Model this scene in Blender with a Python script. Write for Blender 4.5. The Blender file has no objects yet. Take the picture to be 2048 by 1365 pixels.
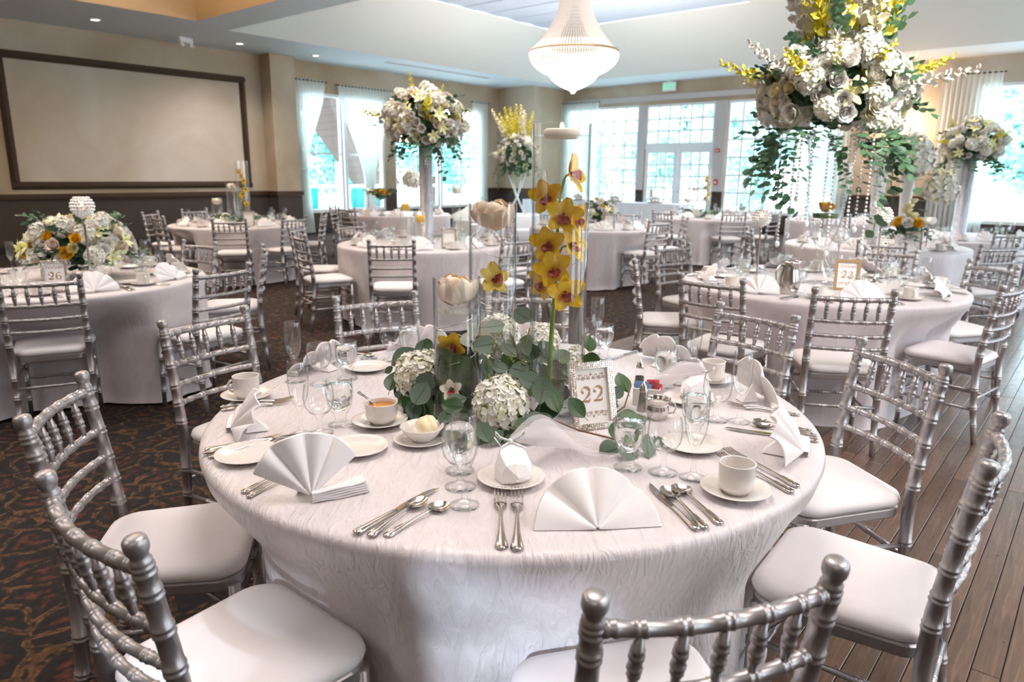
import bpy, math, random
from math import sin, cos, pi, radians, sqrt, atan2, hypot
from mathutils import Vector, Matrix, Euler

rnd = random.Random(7)
S = bpy.context.scene
COL = S.collection

# ---------------------------------------------------------------- camera
# room axes: X runs along the panelled wall, Y towards it; the photographer stands at the origin
VIEW = radians(50.1)
def P(x, y, z=0.0):
    """floor-plan metres (x to the photographer's side, y ahead) -> room axes"""
    return Vector((x * cos(VIEW) + y * sin(VIEW), -x * sin(VIEW) + y * cos(VIEW), z))
PR = -VIEW
PITCH, ROLL, EYE = radians(13.16), radians(0.47), 1.479
cam_d = bpy.data.cameras.new('camera')
cam = bpy.data.objects.new('camera', cam_d)
COL.objects.link(cam)
cam.location = (0, 0, EYE)
cam.matrix_world = (Matrix.Translation((0, 0, EYE)) @ Matrix.Rotation(PR, 4, 'Z')
                    @ Matrix.Rotation(pi / 2 - PITCH, 4, 'X') @ Matrix.Rotation(ROLL, 4, 'Z'))
cam_d.sensor_width = 36
cam_d.lens = 25.14
cam_d.clip_end = 200
cam_d.dof.use_dof = True
cam_d.dof.focus_distance = 2.0
cam_d.dof.aperture_fstop = 4.2
S.camera = cam

# ---------------------------------------------------------------- world, sun, area lights, exposure
W = bpy.data.worlds.new('daylight')
S.world = W
W.use_nodes = True
wn = W.node_tree.nodes
wn['Background'].inputs[0].default_value = (0.74, 0.88, 1.0, 1)
wn['Background'].inputs[1].default_value = 7.5

def light(name, kind, loc, energy, color, rot=(0, 0, 0), **kw):
    d = bpy.data.lights.new(name, kind)
    d.energy = energy
    d.color = color
    for k, v in kw.items():
        setattr(d, k, v)
    o = bpy.data.objects.new(name, d)
    o.location = loc
    o.rotation_euler = rot
    COL.objects.link(o)
    return o

sun = light('sun', 'SUN', (0, 0, 8), 6.5, (0.72, 0.84, 1.0), angle=radians(1.2))
sun.rotation_euler = Vector((0.80, 0.30, -0.30)).to_track_quat('-Z', 'Y').to_euler()
WARM = (1.0, 0.90, 0.86)
for i, (x, y, e, sx) in enumerate([(1.7, 1.4, 21, 2.0), (4.6, -1.6, 40, 1.6), (4.5, 4.8, 30, 2.4), (3.0, 9.5, 36, 2.4), (9.8, 3.2, 48, 2.6),
                                   (10.5, 8.6, 55, 3.0), (8.0, 13.6, 30, 1.6), (15.0, 5.0, 45, 2.6),
                                   (-2.6, -1.2, 18, 2.6), (-2.4, 4.0, 40, 2.6), (0.4, 5.2, 24, 2.0), (2.6, -2.4, 50, 2.6)]):
    light('overhead_fill', 'AREA', (x, y, 3.98), e * 2.0, WARM, shape='DISK', size=sx, spread=radians(130))  # soft discs for overhead light, several added to fill dark sides
fill = light('bouquet_fill', 'AREA', (3.3, -1.1, 3.9), 27, (1.0, 0.96, 0.90), shape='DISK', size=0.7, spread=radians(50))  # lamp added to brighten the huge bouquet
fill.rotation_euler = Vector((1.85, 2.65, -1.8)).to_track_quat('-Z', 'Y').to_euler()
# upward fill added below the tray recesses to brighten them
light('cove_fill', 'AREA', (12.4, 8.6, 3.0), 260, (1.0, 0.93, 0.86), rot=(pi, 0, 0), shape='DISK', size=1.6)
light('cove_fill', 'AREA', (3.2, 9.6, 3.7), 280, (1.0, 0.76, 0.52), rot=(pi, 0, 0), shape='DISK', size=1.6)

S.view_settings.view_transform = 'Standard'
S.view_settings.look = 'None'
S.view_settings.gamma = 1
S.view_settings.use_curve_mapping = False
S.view_settings.exposure = 0.08
S.cycles.max_bounces = 8
S.cycles.transparent_max_bounces = 40
S.cycles.sample_clamp_indirect = 6

# ---------------------------------------------------------------- materials
def mat(name, base=(0.8, 0.8, 0.8), rough=0.5, metal=0.0, **kw):
    m = bpy.data.materials.new(name)
    m.use_nodes = True
    b = m.node_tree.nodes['Principled BSDF']
    b.inputs['Base Color'].default_value = (*base, 1)
    b.inputs['Roughness'].default_value = rough
    b.inputs['Metallic'].default_value = metal
    for k, v in kw.items():
        s = b.inputs[k]
        s.default_value = v
    return m

def nd(m, typ, **inp):
    n = m.node_tree.nodes.new(typ)
    for k, v in inp.items():
        if k in n.inputs:
            n.inputs[k].default_value = v
        else:
            setattr(n, k, v)
    return n

def lk(m, a, ao, b, bo):
    m.node_tree.links.new(a.outputs[ao], b.inputs[bo])

def bsdf(m):
    return m.node_tree.nodes['Principled BSDF']

def ramp(m, stops, interp='LINEAR'):
    r = m.node_tree.nodes.new('ShaderNodeValToRGB')
    cr = r.color_ramp
    cr.interpolation = interp
    while len(cr.elements) < len(stops):
        cr.elements.new(0.5)
    for e, (p, c) in zip(cr.elements, stops):
        e.position = p
        e.color = (*c, 1)
    return r

def coords(m, scale=(1, 1, 1), kind='Object'):
    t = nd(m, 'ShaderNodeTexCoord')
    mp = nd(m, 'ShaderNodeMapping')
    mp.inputs['Scale'].default_value = scale
    lk(m, t, kind, mp, 'Vector')
    return mp

def mottle(m, stops, scale, detail=4, cscale=(1, 1, 1), bump=0.0, dist=0.0, kind='Object'):
    mp = coords(m, cscale, kind)
    n = nd(m, 'ShaderNodeTexNoise', Scale=scale, Detail=detail, Distortion=dist)
    lk(m, mp, 0, n, 'Vector')
    r = ramp(m, stops)
    lk(m, n, 0, r, 0)
    lk(m, r, 0, bsdf(m), 'Base Color')
    if bump:
        bm_ = nd(m, 'ShaderNodeBump', Strength=bump, Distance=0.004)
        lk(m, n, 0, bm_, 'Height')
        lk(m, bm_, 0, bsdf(m), 'Normal')
    return m

def thin_glass(name, pos=0.45, tint=(0.992, 0.996, 0.995), edge=(0.16, 0.20, 0.21), gloss=1.0, rough=0.0, mid=0.30):
    """thin clear glass: see-through face on, darker and shinier at grazing angles"""
    m = bpy.data.materials.new(name)
    m.use_nodes = True
    nt = m.node_tree
    nt.nodes.clear()
    out = nt.nodes.new('ShaderNodeOutputMaterial')
    mix = nt.nodes.new('ShaderNodeMixShader')
    tr = nt.nodes.new('ShaderNodeBsdfTransparent')
    gl = nt.nodes.new('ShaderNodeBsdfGlossy')
    gl.inputs['Roughness'].default_value = rough
    gl.inputs['Color'].default_value = (gloss, gloss, gloss, 1)
    lw = nt.nodes.new('ShaderNodeLayerWeight')
    lw.inputs['Blend'].default_value = mid
    cr = nt.nodes.new('ShaderNodeValToRGB')
    cr.color_ramp.elements[0].position = pos
    cr.color_ramp.elements[0].color = (*tint, 1)
    cr.color_ramp.elements[1].position = 1.0
    cr.color_ramp.elements[1].color = (*edge, 1)
    lf = nt.nodes.new('ShaderNodeLayerWeight')
    lf.inputs['Blend'].default_value = 0.5
    pw = nt.nodes.new('ShaderNodeMath')
    pw.operation = 'POWER'
    pw.inputs[1].default_value = 5.0
    fr = nt.nodes.new('ShaderNodeMapRange')
    fr.inputs['To Min'].default_value = 0.045
    fr.inputs['To Max'].default_value = 0.7
    nt.links.new(lf.outputs['Facing'], pw.inputs[0])
    nt.links.new(pw.outputs[0], fr.inputs['Value'])
    nt.links.new(lw.outputs['Facing'], cr.inputs[0])
    nt.links.new(cr.outputs[0], tr.inputs[0])
    nt.links.new(fr.outputs[0], mix.inputs[0])
    nt.links.new(tr.outputs[0], mix.inputs[1])
    nt.links.new(gl.outputs[0], mix.inputs[2])
    nt.links.new(mix.outputs[0], out.inputs[0])
    return m

M = {}
M['silver'] = mat('silver_paint', (0.43, 0.41, 0.415), 0.37, 0.76)
M['cushion'] = mat('seat_fabric', (0.86, 0.83, 0.83), 0.8)
mottle(M['cushion'], [(0.3, (0.76, 0.725, 0.73)), (0.7, (0.80, 0.765, 0.77))], 6, bump=0.02)
M['cushion_under'] = mat('seat_piping', (0.1, 0.09, 0.09), 0.7)

def crinkle(name, base, rough=0.38, bump=0.5, scale=38):
    m = mat(name, base, rough, **{'Sheen Weight': 0.25, 'Specular IOR Level': 0.6})
    mp = coords(m, (1.0, 0.28, 0.35))
    mp.inputs['Rotation'].default_value = (0, 0, radians(-38))
    n1 = nd(m, 'ShaderNodeTexNoise', Scale=scale, Detail=5, Distortion=1.6)
    lk(m, mp, 0, n1, 'Vector')
    mp2 = coords(m, (1, 1, 0.6))
    n2 = nd(m, 'ShaderNodeTexNoise', Scale=7, Detail=3, Distortion=0.6)
    lk(m, mp2, 0, n2, 'Vector')
    ad = nd(m, 'ShaderNodeMath', operation='ADD')
    lk(m, n1, 0, ad, 0)
    lk(m, n2, 0, ad, 1)
    bp = nd(m, 'ShaderNodeBump', Strength=bump, Distance=0.006)
    lk(m, ad, 0, bp, 'Height')
    lk(m, bp, 0, bsdf(m), 'Normal')
    r = ramp(m, [(0.35, tuple(c * 0.95 for c in base)), (0.65, tuple(min(1, c * 1.04) for c in base))])
    lk(m, n1, 0, r, 0)
    lk(m, r, 0, bsdf(m), 'Base Color')
    return m
M['cloth'] = crinkle('crinkled_taffeta', (0.71, 0.655, 0.665), 0.32, 1.0)
M['cloth_far'] = crinkle('crinkled_taffeta_shaded', (0.66, 0.60, 0.615), 0.45, 0.3, 20)  # same taffeta, with the shade on far tables put into its colour
M['white_linen'] = mat('white_linen', (0.88, 0.90, 0.95), 0.8)
M['napkin'] = mat('napkin_cotton', (0.84, 0.80, 0.80), 0.85, **{'Subsurface Weight': 0.0})
mottle(M['napkin'], [(0.3, (0.82, 0.78, 0.78)), (0.7, (0.86, 0.82, 0.82))], 18, bump=0.03)
M['china'] = mat('glazed_china', (0.78, 0.735, 0.695), 0.18, **{'Coat Weight': 0.5, 'Coat Roughness': 0.06})
M['soup'] = mat('orange_soup', (0.72, 0.29, 0.03), 0.15)
M['butter'] = mat('butter', (0.87, 0.76, 0.50), 0.5)
mottle(M['butter'], [(0.35, (0.84, 0.70, 0.42)), (0.6, (0.90, 0.82, 0.60))], 40, bump=0.5)
M['steel'] = mat('polished_steel', (0.62, 0.59, 0.56), 0.16, 1.0)
M['steel_dark'] = mat('brushed_steel', (0.45, 0.42, 0.40), 0.25, 1.0)
M['glass'] = thin_glass('clear_glass')
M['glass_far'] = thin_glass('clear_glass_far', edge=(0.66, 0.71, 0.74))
M['glass_vase'] = thin_glass('vase_glass', pos=0.36, tint=(0.993, 0.997, 0.997), edge=(0.07, 0.09, 0.12), mid=0.25)
M['pane'] = thin_glass('window_glass', tint=(0.96, 0.99, 0.99), edge=(0.8, 0.9, 0.9))
M['water'] = mat('water', (0.97, 0.99, 0.99), 0.0, **{'Transmission Weight': 1.0, 'IOR': 1.33})
M['water_thin'] = thin_glass('water_surface', tint=(0.95, 0.97, 0.95), edge=(0.75, 0.8, 0.78))

def leafy(name, c1, c2, rough=0.45, trans=0.0):
    m = mat(name, c1, rough)
    oi = nd(m, 'ShaderNodeObjectInfo')
    r = ramp(m, [(0, c1), (1, c2)])
    lk(m, oi, 'Random', r, 0)
    lk(m, r, 0, bsdf(m), 'Base Color')
    return m
M['leaf'] = leafy('eucalyptus_green', (0.045, 0.085, 0.045), (0.14, 0.20, 0.145), 0.5)
M['leaf_dark'] = leafy('deep_green_leaf', (0.022, 0.062, 0.014), (0.055, 0.12, 0.028), 0.4)
M['leaf_far'] = leafy('bouquet_green', (0.03, 0.10, 0.05), (0.10, 0.20, 0.10), 0.5)
M['leaf_wrap'] = mat('wrapped_leaf', (0.02, 0.05, 0.012), 0.25)
mottle(M['leaf_wrap'], [(0.35, (0.012, 0.035, 0.01)), (0.55, (0.03, 0.075, 0.015)), (0.7, (0.10, 0.15, 0.03))], 3, cscale=(1.5, 1.5, 9))
M['stem'] = mat('green_stem', (0.17, 0.28, 0.03), 0.45)
M['twig'] = mat('brown_twig', (0.16, 0.09, 0.03), 0.6)
M['seeded'] = mat('seeded_sprig', (0.20, 0.22, 0.03), 0.6)
M['hydrangea'] = mat('hydrangea_petal', (0.87, 0.85, 0.74), 0.6, **{'Subsurface Weight': 0.0})
mottle(M['hydrangea'], [(0.34, (0.80, 0.80, 0.56)), (0.48, (0.88, 0.86, 0.79)), (0.8, (0.91, 0.89, 0.86))], 3.5)
M['hyd_eye'] = mat('hydrangea_eye', (0.62, 0.66, 0.28), 0.6)
M['rose'] = leafy('cream_rose', (0.88, 0.84, 0.74), (0.90, 0.87, 0.86), 0.6)
M['rose_pink'] = leafy('blush_rose', (0.86, 0.72, 0.62), (0.88, 0.78, 0.66), 0.6)
M['rose_yellow'] = mat('golden_bloom', (0.85, 0.50, 0.02), 0.6)
M['yellow'] = leafy('yellow_spike', (0.75, 0.66, 0.05), (0.85, 0.76, 0.15), 0.6)
M['paleyellow'] = leafy('pale_yellow_stock', (0.86, 0.78, 0.42), (0.88, 0.83, 0.58), 0.6)
M['lily'] = mat('lily_petal', (0.88, 0.88, 0.62), 0.5)
mottle(M['lily'], [(0.4, (0.80, 0.80, 0.20)), (0.6, (0.90, 0.90, 0.75))], 9)
M['orchid'] = mat('yellow_orchid_petal', (0.86, 0.50, 0.012), 0.45, **{'Subsurface Weight': 0.15, 'Subsurface Radius': (0.01, 0.005, 0.002)})
mottle(M['orchid'], [(0.3, (0.90, 0.50, 0.004)), (0.6, (0.95, 0.62, 0.008)), (0.8, (0.96, 0.70, 0.03))], 3, cscale=(1, 1, 1))
M['orchid_soft'] = mat('pale_yellow_orchid_petal', (0.84, 0.62, 0.10), 0.45)
M['orchid_pale'] = mat('white_orchid_petal', (0.86, 0.84, 0.70), 0.5)
M['orchid_lip'] = mat('orchid_lip', (0.42, 0.04, 0.008), 0.4)
mottle(M['orchid_lip'], [(0.45, (0.28, 0.012, 0.004)), (0.60, (0.48, 0.07, 0.006)), (0.75, (0.80, 0.42, 0.02))], 5)
M['candle_petal'] = leafy('pale_candle_petal', (0.92, 0.80, 0.66), (0.80, 0.60, 0.43), 0.5)  # random tones stand in for shading between petals
M['wax'] = mat('candle_wax', (0.9, 0.82, 0.68), 0.4)

def glow(name, col, strength):
    m = bpy.data.materials.new(name)
    m.use_nodes = True
    nt = m.node_tree
    nt.nodes.clear()
    o = nt.nodes.new('ShaderNodeOutputMaterial')
    e = nt.nodes.new('ShaderNodeEmission')
    e.inputs[0].default_value = (*col, 1)
    e.inputs[1].default_value = strength
    nt.links.new(e.outputs[0], o.inputs[0])
    return m
M['flame'] = glow('candle_flame', (1.0, 0.72, 0.38), 22)
M['lampglow'] = glow('lamp_glow', (1.0, 0.90, 0.78), 2.2)
M['can'] = glow('downlight_glow', (1.0, 0.95, 0.88), 9)
M['exitglow'] = glow('exit_sign_glow', (0.12, 0.85, 0.42), 1.2)
M['exitbox'] = mat('exit_sign_box', (0.85, 0.9, 0.86), 0.4)

M['crystal'] = mat('crystal_bead', (0.93, 0.93, 0.95), 0.05, 0.35, **{'Coat Weight': 1.0})
M['bling'] = mat('rhinestone', (0.78, 0.71, 0.64), 0.14, 0.85)
M['card'] = mat('white_card', (0.87, 0.84, 0.81), 0.6)
M['ink'] = mat('copper_ink', (0.40, 0.22, 0.10), 0.45)
M['ink_pale'] = mat('copper_ink_pale', (0.46, 0.30, 0.22), 0.5)
M['gold_frame'] = mat('antique_gold_frame', (0.40, 0.26, 0.13), 0.5, 0.2)
M['pink_packet'] = mat('pink_packet', (0.85, 0.16, 0.20), 0.55)
M['blue_packet'] = mat('blue_packet', (0.26, 0.42, 0.72), 0.55)
M['cream'] = mat('cream_liquid', (0.9, 0.86, 0.78), 0.3)
M['pepper'] = mat('ground_pepper', (0.06, 0.05, 0.04), 0.8)
M['box'] = mat('favour_box_card', (0.87, 0.845, 0.85), 0.5)
M['sugar'] = mat('white_sugar', (0.9, 0.88, 0.86), 0.8)

def tulle(name, col, alpha):
    m = bpy.data.materials.new(name)
    m.use_nodes = True
    nt = m.node_tree
    nt.nodes.clear()
    o = nt.nodes.new('ShaderNodeOutputMaterial')
    mx = nt.nodes.new('ShaderNodeMixShader')
    mx.inputs[0].default_value = alpha
    t = nt.nodes.new('ShaderNodeBsdfTransparent')
    d = nt.nodes.new('ShaderNodeBsdfDiffuse')
    d.inputs[0].default_value = (*col, 1)
    tl = nt.nodes.new('ShaderNodeBsdfTranslucent')
    tl.inputs[0].default_value = (*col, 1)
    ad = nt.nodes.new('ShaderNodeMixShader')
    ad.inputs[0].default_value = 0.45
    nt.links.new(d.outputs[0], ad.inputs[1])
    nt.links.new(tl.outputs[0], ad.inputs[2])
    nt.links.new(t.outputs[0], mx.inputs[1])
    nt.links.new(ad.outputs[0], mx.inputs[2])
    nt.links.new(mx.outputs[0], o.inputs[0])
    return m
M['tulle'] = tulle('white_tulle', (0.9, 0.87, 0.88), 0.30)
M['ribbon'] = mat('satin_ribbon', (0.88, 0.86, 0.88), 0.3)
M['sheer'] = tulle('sheer_curtain', (0.90, 0.93, 0.90), 0.82)

# room surfaces
M['wall'] = mat('faux_finish_wall', (0.42, 0.33, 0.22), 0.75)
mottle(M['wall'], [(0.30, (0.40, 0.30, 0.19)), (0.5, (0.50, 0.40, 0.285)), (0.72, (0.60, 0.52, 0.42))], 0.55, 6, dist=0.8)
M['wall_panel'] = mat('faux_finish_panel', (0.5, 0.42, 0.32), 0.75)
mottle(M['wall_panel'], [(0.30, (0.47, 0.385, 0.285)), (0.5, (0.58, 0.50, 0.40)), (0.72, (0.68, 0.62, 0.56))], 0.5, 6, dist=0.8)
M['wainscot'] = mat('taupe_wainscot', (0.075, 0.060, 0.053), 0.8, **{'Specular IOR Level': 0.2})
M['trimwood'] = mat('dark_walnut_trim', (0.060, 0.030, 0.014), 0.55, **{'Specular IOR Level': 0.3})
M['black'] = mat('black_base', (0.012, 0.011, 0.012), 0.5)
M['paint'] = mat('soffit_paint', (0.78, 0.86, 0.91), 0.6)
M['cove'] = mat('cove_paint', (0.86, 0.87, 0.83), 0.6)
M['cove_tan'] = mat('tan_cove_paint', (0.66, 0.47, 0.27), 0.65)
mottle(M['cove_tan'], [(0.3, (0.60, 0.42, 0.24)), (0.7, (0.70, 0.51, 0.31))], 0.7)
M['board'] = mat('pale_ceiling_board', (0.70, 0.77, 0.90), 0.6)
M['winframe'] = mat('white_window_frame', (0.86, 0.87, 0.88), 0.45)
M['post'] = mat('window_post_paint', (0.56, 0.52, 0.50), 0.6)
M['plastic'] = mat('white_plastic', (0.85, 0.85, 0.84), 0.4)
M['red'] = mat('red_alarm', (0.65, 0.05, 0.07), 0.4)

# carpet: dark brown ogee scrollwork
m = M['carpet'] = mat('patterned_carpet', (0.03, 0.015, 0.01), 0.95)
mp = coords(m, (1, 1, 1))
mp.inputs['Rotation'].default_value = (0, 0, radians(20))
dn = nd(m, 'ShaderNodeTexNoise', Scale=3.2, Detail=2)
lk(m, mp, 0, dn, 'Vector')
mixv = nd(m, 'ShaderNodeMixRGB', blend_type='ADD')
mixv.inputs[0].default_value = 0.22
lk(m, mp, 0, mixv, 1)
lk(m, dn, 1, mixv, 2)
vo = nd(m, 'ShaderNodeTexVoronoi', Scale=5.2, feature='DISTANCE_TO_EDGE')
lk(m, mixv, 0, vo, 'Vector')
vo2 = nd(m, 'ShaderNodeTexVoronoi', Scale=5.2)
lk(m, mixv, 0, vo2, 'Vector')
fine = nd(m, 'ShaderNodeTexNoise', Scale=34, Detail=4)
lk(m, mp, 0, fine, 'Vector')
r1 = ramp(m, [(0.0, (0.042, 0.018, 0.005)), (0.045, (0.085, 0.042, 0.012)), (0.07, (0.006, 0.003, 0.002)), (0.2, (0.005, 0.003, 0.002)), (0.22, (0.038, 0.009, 0.004)), (0.33, (0.060, 0.016, 0.007)), (0.4, (0.012, 0.005, 0.004))])
lk(m, vo, 0, r1, 0)
r2 = ramp(m, [(0.40, (0.10, 0.10, 0.10)), (0.62, (1.5, 1.4, 1.3))])
lk(m, fine, 0, r2, 0)
mul = nd(m, 'ShaderNodeMixRGB', blend_type='MULTIPLY')
mul.inputs[0].default_value = 1
lk(m, r1, 0, mul, 1)
lk(m, r2, 0, mul, 2)
lk(m, mul, 0, bsdf(m), 'Base Color')
bp = nd(m, 'ShaderNodeBump', Strength=0.4, Distance=0.004)
lk(m, fine, 0, bp, 'Height')
lk(m, bp, 0, bsdf(m), 'Normal')

# floor planks
m = M['plank'] = mat('stained_oak_plank', (0.16, 0.08, 0.04), 0.28, **{'Coat Weight': 0.35, 'Coat Roughness': 0.15})
oi = nd(m, 'ShaderNodeObjectInfo')
mp = coords(m, (1.2, 18, 1))
n = nd(m, 'ShaderNodeTexNoise', Scale=3.0, Detail=6, Distortion=1.2)
lk(m, mp, 0, n, 'Vector')
r = ramp(m, [(0.25, (0.055, 0.028, 0.015)), (0.55, (0.115, 0.064, 0.038)), (0.8, (0.19, 0.12, 0.078))])
lk(m, n, 0, r, 0)
hv = nd(m, 'ShaderNodeHueSaturation')
mr = nd(m, 'ShaderNodeMapRange')
mr.inputs['To Min'].default_value = 0.72
mr.inputs['To Max'].default_value = 1.3
lk(m, oi, 'Random', mr, 'Value')
lk(m, mr, 0, hv, 'Value')
lk(m, r, 0, hv, 'Color')
lk(m, hv, 0, bsdf(m), 'Base Color')
sc = nd(m, 'ShaderNodeTexNoise', Scale=22, Detail=5)
mp3 = coords(m, (1, 1, 1))
lk(m, mp3, 0, sc, 'Vector')
rr = nd(m, 'ShaderNodeMapRange')
rr.inputs['To Min'].default_value = 0.18
rr.inputs['To Max'].default_value = 0.5
lk(m, sc, 0, rr, 'Value')
lk(m, rr, 0, bsdf(m), 'Roughness')
M['groove'] = mat('plank_groove', (0.03, 0.014, 0.008), 0.6)

# outside
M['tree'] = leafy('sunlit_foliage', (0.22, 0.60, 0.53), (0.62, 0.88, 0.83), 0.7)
M['bark'] = mat('tree_bark', (0.12, 0.08, 0.05), 0.9)
M['paving'] = mat('pale_paving', (0.80, 0.82, 0.82), 0.8)
M['siding'] = mat('brown_board', (0.10, 0.055, 0.04), 0.7)
M['teal'] = mat('teal_canvas', (0.02, 0.36, 0.36), 0.7)

# ---------------------------------------------------------------- mesh builder
class MB:
    def __init__(s):
        s.v, s.f, s.mi, s.sm = [], [], [], []
    def add(s, vs, fs, mi=0, smooth=True, X=None):
        o = len(s.v)
        if X is not None:
            vs = [X @ Vector(p) for p in vs]
        s.v.extend([tuple(p) for p in vs])
        for f in fs:
            s.f.append(tuple(i + o for i in f))
            s.mi.append(mi)
            s.sm.append(smooth)
        return s
    def box(s, c, d, mi=0, X=None, bev=0.0):
        x, y, z = c
        a, b, h = d[0] / 2, d[1] / 2, d[2] / 2
        if bev <= 0:
            vs = [(x + i * a, y + j * b, z + k * h) for k in (-1, 1) for j in (-1, 1) for i in (-1, 1)]
            fs = [(0, 2, 3, 1), (4, 5, 7, 6), (0, 1, 5, 4), (2, 6, 7, 3), (0, 4, 6, 2), (1, 3, 7, 5)]
            return s.add(vs, fs, mi, False, X)
        e = bev
        rings = []
        for zz, g in ((z - h, e), (z - h + e, 0), (z + h - e, 0), (z + h, e)):
            aa, bb = a - g, b - g
            ring = []
            cc = e * 0.6
            for sx, sy in ((1, 1), (-1, 1), (-1, -1), (1, -1)):
                p1, p2 = (x + sx * aa, y + sy * (bb - cc), zz), (x + sx * (aa - cc), y + sy * bb, zz)
                ring += [p1, p2] if sx * sy > 0 else [p2, p1]
            rings.append(ring)
        return s.rings(rings, mi, False, True, True, X)
    def rings(s, rings, mi=0, smooth=True, cap0=False, cap1=False, X=None, closed=True):
        n = len(rings[0])
        vs = [p for r in rings for p in r]
        fs = []
        m_ = n if closed else n - 1
        for k in range(len(rings) - 1):
            for i in range(m_):
                a, b = k * n + i, k * n + (i + 1) % n
                fs.append((a, b, b + n, a + n))
        if cap0:
            fs.append(tuple(range(n - 1, -1, -1)))
        if cap1:
            fs.append(tuple((len(rings) - 1) * n + i for i in range(n)))
        return s.add(vs, fs, mi, smooth, X)
    def lathe(s, prof, seg=24, mi=0, X=None, smooth=True):
        """profile of (radius, z); radius 0 at an end closes it"""
        vs, idx = [], []
        for r, z in prof:
            if r <= 1e-6:
                idx.append([len(vs)])
                vs.append((0, 0, z))
            else:
                idx.append([len(vs) + i for i in range(seg)])
                vs += [(r * cos(2 * pi * i / seg), r * sin(2 * pi * i / seg), z) for i in range(seg)]
        fs = []
        for a, b in zip(idx, idx[1:]):
            for i in range(seg):
                j = (i + 1) % seg
                if len(a) == 1 and len(b) == 1:
                    continue
                if len(a) == 1:
                    fs.append((a[0], b[j], b[i]))
                elif len(b) == 1:
                    fs.append((a[i], a[j], b[0]))
                else:
                    fs.append((a[i], a[j], b[j], b[i]))
        return s.add(vs, fs, mi, smooth, X)
    def tube(s, pts, rad, seg=8, mi=0, cap=True, X=None, flat=None):
        pts = [Vector(p) for p in pts]
        n = len(pts)
        rads = rad if isinstance(rad, (list, tuple)) else [rad] * n
        rings, up = [], None
        for i, p in enumerate(pts):
            t = (pts[min(i + 1, n - 1)] - pts[max(i - 1, 0)])
            if t.length < 1e-9:
                t = Vector((0, 0, 1))
            t.normalize()
            if up is None:
                up = Vector((0, 0, 1)) if abs(t.z) < 0.9 else Vector((1, 0, 0))
            up = (up - t * up.dot(t)).normalized()
            sd = t.cross(up)
            r_ = rads[i]
            fl = flat if flat else 1.0
            rings.append([tuple(p + (sd * cos(2 * pi * k / seg) + up * (sin(2 * pi * k / seg) * fl)) * r_) for k in range(seg)])
        return s.rings(rings, mi, True, cap, cap, X)
    def grid(s, fn, nu, nv, mi=0, smooth=True, X=None, wrap=False):
        vs = [fn(i / nu, j / nv) for j in range(nv + 1) for i in range(nu + (0 if wrap else 1))]
        w = nu if wrap else nu + 1
        fs = []
        for j in range(nv):
            for i in range(nu):
                a, b = j * w + i, j * w + (i + 1) % w
                fs.append((a, b, b + w, a + w))
        return s.add(vs, fs, mi, smooth, X)
    def ball(s, c, r, seg=12, rings=8, mi=0, X=None, sc=(1, 1, 1)):
        vs, fs = [], []
        prof = [(r * sin(pi * k / rings), -r * cos(pi * k / rings)) for k in range(rings + 1)]
        T = Matrix.Translation(c) @ Matrix.Diagonal((*sc, 1))
        return s.lathe(prof, seg, mi, (X @ T) if X is not None else T)
    def poly(s, pts, th, mi=0, X=None):
        """extruded outline in XY, from z=0 to th"""
        n = len(pts)
        vs = [(x, y, 0) for x, y in pts] + [(x, y, th) for x, y in pts]
        fs = [tuple(range(n - 1, -1, -1)), tuple(range(n, 2 * n))] + [(i, (i + 1) % n, n + (i + 1) % n, n + i) for i in range(n)]
        return s.add(vs, fs, mi, False, X)
    def mesh(s, name, mats):
        me = bpy.data.meshes.new(name)
        me.from_pydata(s.v, [], s.f)
        for m_ in (mats if isinstance(mats, (list, tuple)) else [mats]):
            me.materials.append(m_)
        me.polygons.foreach_set('material_index', s.mi)
        me.polygons.foreach_set('use_smooth', s.sm)
        me.update()
        return me
    def obj(s, name, mats, parent=None, loc=None, rot=None):
        return put(name, s.mesh(name, mats), parent, loc, rot)

def put(name, me, parent=None, loc=None, rot=None, scale=None):
    o = bpy.data.objects.new(name, me)
    COL.objects.link(o)
    if parent is not None:
        o.parent = parent
    if loc is not None:
        o.location = loc
    if rot is not None:
        o.rotation_euler = rot
    if scale is not None:
        o.scale = scale if isinstance(scale, (tuple, list)) else (scale,) * 3
    return o

def tag(o, label=None, cat=None, group=None, kind=None):
    for k, v in (('label', label), ('category', cat), ('group', group), ('kind', kind)):
        if v:
            o[k] = v
    return o

def thing(name, label, cat, loc=(0, 0, 0), rz=0.0, group=None):
    o = put(name, None, None, loc, (0, 0, rz))
    return tag(o, label, cat, group)

def dup(src, loc, rz, label=None, group=None, scale=None, rot=None):
    def cp(o, par):
        c = o.copy()
        COL.objects.link(c)
        if par is not None:
            c.parent = par
        for ch in KIDS.get(o.name, ()):
            cp(ch, c)
        return c
    r = cp(src, None)
    r.location = loc
    r.rotation_euler = rot if rot is not None else (0, 0, rz)
    if scale:
        r.scale = (scale,) * 3
    if label:
        r['label'] = label
    if group:
        r['group'] = group
    return r
KIDS = {}
def remember(root):
    """note a prototype's children once, so that copies need no search"""
    def walk(o):
        KIDS[o.name] = list(o.children)
        for c in o.children:
            walk(c)
    walk(root)
    return root

def struct(o, name=None):
    o['kind'] = 'structure'
    return o
def T(x, y, z):
    return Matrix.Translation((x, y, z))
def R(a, ax):
    return Matrix.Rotation(a, 4, ax)
def smooth(a, b, x):
    t = max(0.0, min(1.0, (x - a) / (b - a)))
    return t * t * (3 - 2 * t)
# ================================================================ SETTING
XB, YL = 19.0, 15.3          # back wall and left wall planes
XN, YR = -5.0, -5.0          # walls behind the photographer
SOF = 4.03

fl = struct(MB().box((7, 5.15, -0.06), (24.4, 20.7, 0.1)).obj('floor', M['carpet']))
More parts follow.
